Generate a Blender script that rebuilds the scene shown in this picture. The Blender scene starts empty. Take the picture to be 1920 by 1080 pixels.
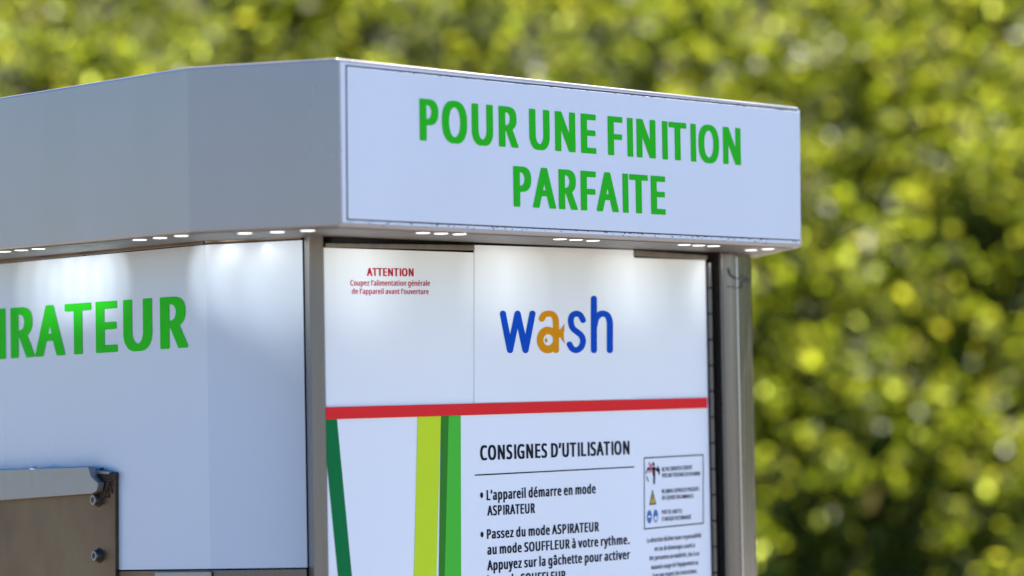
import bpy, bmesh, math, random, json
import numpy as np
from mathutils import Vector, Matrix

# ------------------------------------------------------------------ camera, sky, sun
S = bpy.context.scene
COL = S.collection
EYE = Vector((0, 0, 1.6))
PITCH, ROLL, FPX = math.radians(1.896), math.radians(-1.0), 6140.0
_c, _s = math.cos(ROLL), math.sin(ROLL)
_R0 = Vector((1, 0, 0)); _U0 = Vector((0, -math.sin(PITCH), math.cos(PITCH))); FWD = Vector((0, math.cos(PITCH), math.sin(PITCH)))
RIGHT = _R0*_c + _U0*_s
UP = _U0*_c - _R0*_s
cam = bpy.data.cameras.new('camera'); cam.sensor_width = 36; cam.lens = FPX/1920*36
cam.clip_start = .1; cam.clip_end = 2000
cam.dof.use_dof = True; cam.dof.focus_distance = 6.42; cam.dof.aperture_fstop = 1.95
co = bpy.data.objects.new('camera', cam); COL.objects.link(co); S.camera = co
m = Matrix((RIGHT, UP, -FWD)).transposed().to_4x4(); m.translation = EYE; co.matrix_world = m

SUN_AZ, SUN_EL = math.radians(34), math.radians(62)       # azimuth from +Y towards +X
w = bpy.data.worlds.new('World'); S.world = w; w.use_nodes = True
nt = w.node_tree
sky = nt.nodes.new('ShaderNodeTexSky'); sky.sky_type = 'NISHITA'; sky.sun_disc = False
sky.sun_elevation = SUN_EL; sky.sun_rotation = SUN_AZ; sky.air_density = 1.0; sky.dust_density = 1.0; sky.ozone_density = 2.5
bg = nt.nodes['Background']; bg.inputs[1].default_value = .06
hsv = nt.nodes.new('ShaderNodeHueSaturation'); hsv.inputs['Saturation'].default_value = 1.65; hsv.inputs['Hue'].default_value = .510
nt.links.new(sky.outputs[0], hsv.inputs['Color']); nt.links.new(hsv.outputs[0], bg.inputs[0])
sun = bpy.data.lights.new('sun', 'SUN'); sun.energy = 5.0; sun.angle = math.radians(.5); sun.color = (1, .95, .87)
so = bpy.data.objects.new('sun', sun); COL.objects.link(so)
sd = Vector((math.sin(SUN_AZ)*math.cos(SUN_EL), math.cos(SUN_AZ)*math.cos(SUN_EL), math.sin(SUN_EL)))
so.rotation_euler = sd.to_track_quat('Z', 'Y').to_euler(); so.location = (5, 12, 20)
S.view_settings.view_transform = 'Standard'; S.view_settings.look = 'None'
S.view_settings.gamma = 1; S.view_settings.exposure = 2.3
S.render.engine = 'CYCLES'; S.cycles.use_denoising = True
S.cycles.max_bounces = 8; S.cycles.sample_clamp_indirect = 6

random.seed(4); rng = np.random.default_rng(7)

# ------------------------------------------------------------------ helpers
def lin(r, g, b):
    f = lambda v: (v/255/12.92) if v/255 <= .04045 else ((v/255+.055)/1.055)**2.4
    return (f(r), f(g), f(b), 1)

def mat(name, col, rough=.4, metal=0., coat=0., bump=0., scale=40., stretch=(1, 1, 1), var=.0, rvar=.0, emit=0., spec=.5, col2=None, coat_rough=.1):
    mm = bpy.data.materials.new(name); mm.use_nodes = True
    n = mm.node_tree; p = n.nodes['Principled BSDF']; L = n.links.new
    p.inputs['Base Color'].default_value = (*col[:3], 1); p.inputs['Roughness'].default_value = rough
    p.inputs['Metallic'].default_value = metal; p.inputs['Coat Weight'].default_value = coat
    p.inputs['Coat Roughness'].default_value = coat_rough; p.inputs['Specular IOR Level'].default_value = spec
    if emit:
        p.inputs['Emission Color'].default_value = (*col[:3], 1); p.inputs['Emission Strength'].default_value = emit
    if bump or var or rvar:
        tc = n.nodes.new('ShaderNodeTexCoord'); mp = n.nodes.new('ShaderNodeMapping'); mp.inputs['Scale'].default_value = stretch
        L(tc.outputs['Object'], mp.inputs['Vector'])
        nz = n.nodes.new('ShaderNodeTexNoise'); nz.inputs['Scale'].default_value = scale; nz.inputs['Detail'].default_value = 5
        L(mp.outputs[0], nz.inputs['Vector'])
        if bump:
            b = n.nodes.new('ShaderNodeBump'); b.inputs['Strength'].default_value = bump; b.inputs['Distance'].default_value = .002
            L(nz.outputs['Fac'], b.inputs['Height']); L(b.outputs[0], p.inputs['Normal'])
        if var:
            r = n.nodes.new('ShaderNodeValToRGB'); r.color_ramp.elements[0].position = .35; r.color_ramp.elements[1].position = .68
            c2 = col2 or tuple(v*(1-var) for v in col[:3])
            r.color_ramp.elements[0].color = (*c2[:3], 1); r.color_ramp.elements[1].color = (*col[:3], 1)
            L(nz.outputs['Fac'], r.inputs['Fac']); L(r.outputs[0], p.inputs['Base Color'])
        if rvar:
            mr = n.nodes.new('ShaderNodeMapRange'); mr.inputs[1].default_value = .3; mr.inputs[2].default_value = .7
            mr.inputs[3].default_value = max(.03, rough-rvar); mr.inputs[4].default_value = min(1, rough+rvar)
            L(nz.outputs['Fac'], mr.inputs[0]); L(mr.outputs[0], p.inputs['Roughness'])
    return mm

def link(name, me, material, parent=None):
    o = bpy.data.objects.new(name, me); COL.objects.link(o)
    if material is not None: me.materials.append(material)
    if parent is not None: o.parent = parent
    return o

def from_bm(name, bm, material, parent=None, bevel=0., seg=2, smooth=False):
    bmesh.ops.recalc_face_normals(bm, faces=bm.faces[:])
    me = bpy.data.meshes.new(name); bm.to_mesh(me); bm.free()
    o = link(name, me, material, parent)
    if smooth:
        for p in me.polygons: p.use_smooth = True
    if bevel:
        b = o.modifiers.new('bevel', 'BEVEL'); b.width = bevel; b.segments = seg; b.limit_method = 'ANGLE'; b.angle_limit = math.radians(28)
        for p in me.polygons: p.use_smooth = True
        wn = o.modifiers.new('wn', 'WEIGHTED_NORMAL'); wn.keep_sharp = False
    return o

class Plane:
    """a vertical wall plane: plan point, plan direction, outward normal (towards the street side we stand on)"""
    def __init__(s, a, b):
        s.a = Vector((a[0], a[1], 0)); d = Vector((b[0]-a[0], b[1]-a[1], 0)); s.len = d.length; s.d = d.normalized()
        n = Vector((s.d.y, -s.d.x, 0))
        if n.dot(-s.a) < 0: n = -n
        s.n = n
    def uz(s, px, py, off=0.):
        x, y = (px-960)/FPX, (540-py)/FPX
        r = FWD + RIGHT*x + UP*y
        o = s.a + s.n*off
        t = (o-EYE).dot(s.n)/r.dot(s.n)
        q = EYE + r*t
        return ((q-s.a).dot(s.d), q.z)
    def w(s, u, z, off=0.):
        q = s.a + s.d*u + s.n*off; return Vector((q.x, q.y, z))

def floor_hit(px, py, z):
    r = FWD + RIGHT*((px-960)/FPX) + UP*((540-py)/FPX)
    return EYE + r*((z-EYE.z)/r.z)

def plate(bm, pl, pts, off0, off1, ref=None):
    """polygon (photo measurements turned into wall u,z at depth ref) extruded from off0 to off1 along the wall normal"""
    ref = off1 if ref is None else ref
    uz = [pl.uz(x, y, ref) for x, y in pts]
    return plate_uz(bm, pl, uz, off0, off1)

def plate_uz(bm, pl, uz, off0, off1):
    f = [bm.verts.new(pl.w(u, z, off1)) for u, z in uz]; b = [bm.verts.new(pl.w(u, z, off0)) for u, z in uz]
    bm.faces.new(f); bm.faces.new(b[::-1]); n = len(uz)
    for i in range(n): bm.faces.new((f[i], b[i], b[(i+1) % n], f[(i+1) % n]))

def flat(bm, pl, pts, off):
    bm.faces.new([bm.verts.new(pl.w(*pl.uz(x, y, off), off)) for x, y in pts])

def prism(bm, plan, z0, z1):
    lo = [bm.verts.new((x, y, z0)) for x, y in plan]; hi = [bm.verts.new((x, y, z1)) for x, y in plan]; n = len(plan)
    bm.faces.new(lo[::-1]); bm.faces.new(hi)
    for i in range(n): bm.faces.new((lo[i], lo[(i+1) % n], hi[(i+1) % n], hi[i]))

def cyl(bm, a, b, r0, r1=None, seg=20, caps=True):
    a, b = Vector(a), Vector(b); r1 = r0 if r1 is None else r1
    z = (b-a).normalized(); x = z.orthogonal().normalized(); y = z.cross(x)
    A = [bm.verts.new(a+(x*math.cos(t)+y*math.sin(t))*r0) for t in [2*math.pi*i/seg for i in range(seg)]]
    B = [bm.verts.new(b+(x*math.cos(t)+y*math.sin(t))*r1) for t in [2*math.pi*i/seg for i in range(seg)]]
    for i in range(seg): bm.faces.new((A[i], A[(i+1) % seg], B[(i+1) % seg], B[i]))
    if caps: bm.faces.new(A[::-1]); bm.faces.new(B)
    return A, B

def dome(bm, c, axis, r, h, seg=20, rings=5):
    c = Vector(c); z = Vector(axis).normalized(); x = z.orthogonal().normalized(); y = z.cross(x); prev = None
    for k in range(rings):
        a = k/rings*math.pi/2
        ring = [bm.verts.new(c+(x*math.cos(t)+y*math.sin(t))*r*math.cos(a)+z*h*math.sin(a)) for t in [2*math.pi*i/seg for i in range(seg)]]
        if prev:
            for i in range(seg): bm.faces.new((prev[i], prev[(i+1) % seg], ring[(i+1) % seg], ring[i]))
        else: bm.faces.new(ring[::-1])
        prev = ring
    t = bm.verts.new(c+z*h)
    for i in range(seg): bm.faces.new((prev[i], prev[(i+1) % seg], t))

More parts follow.
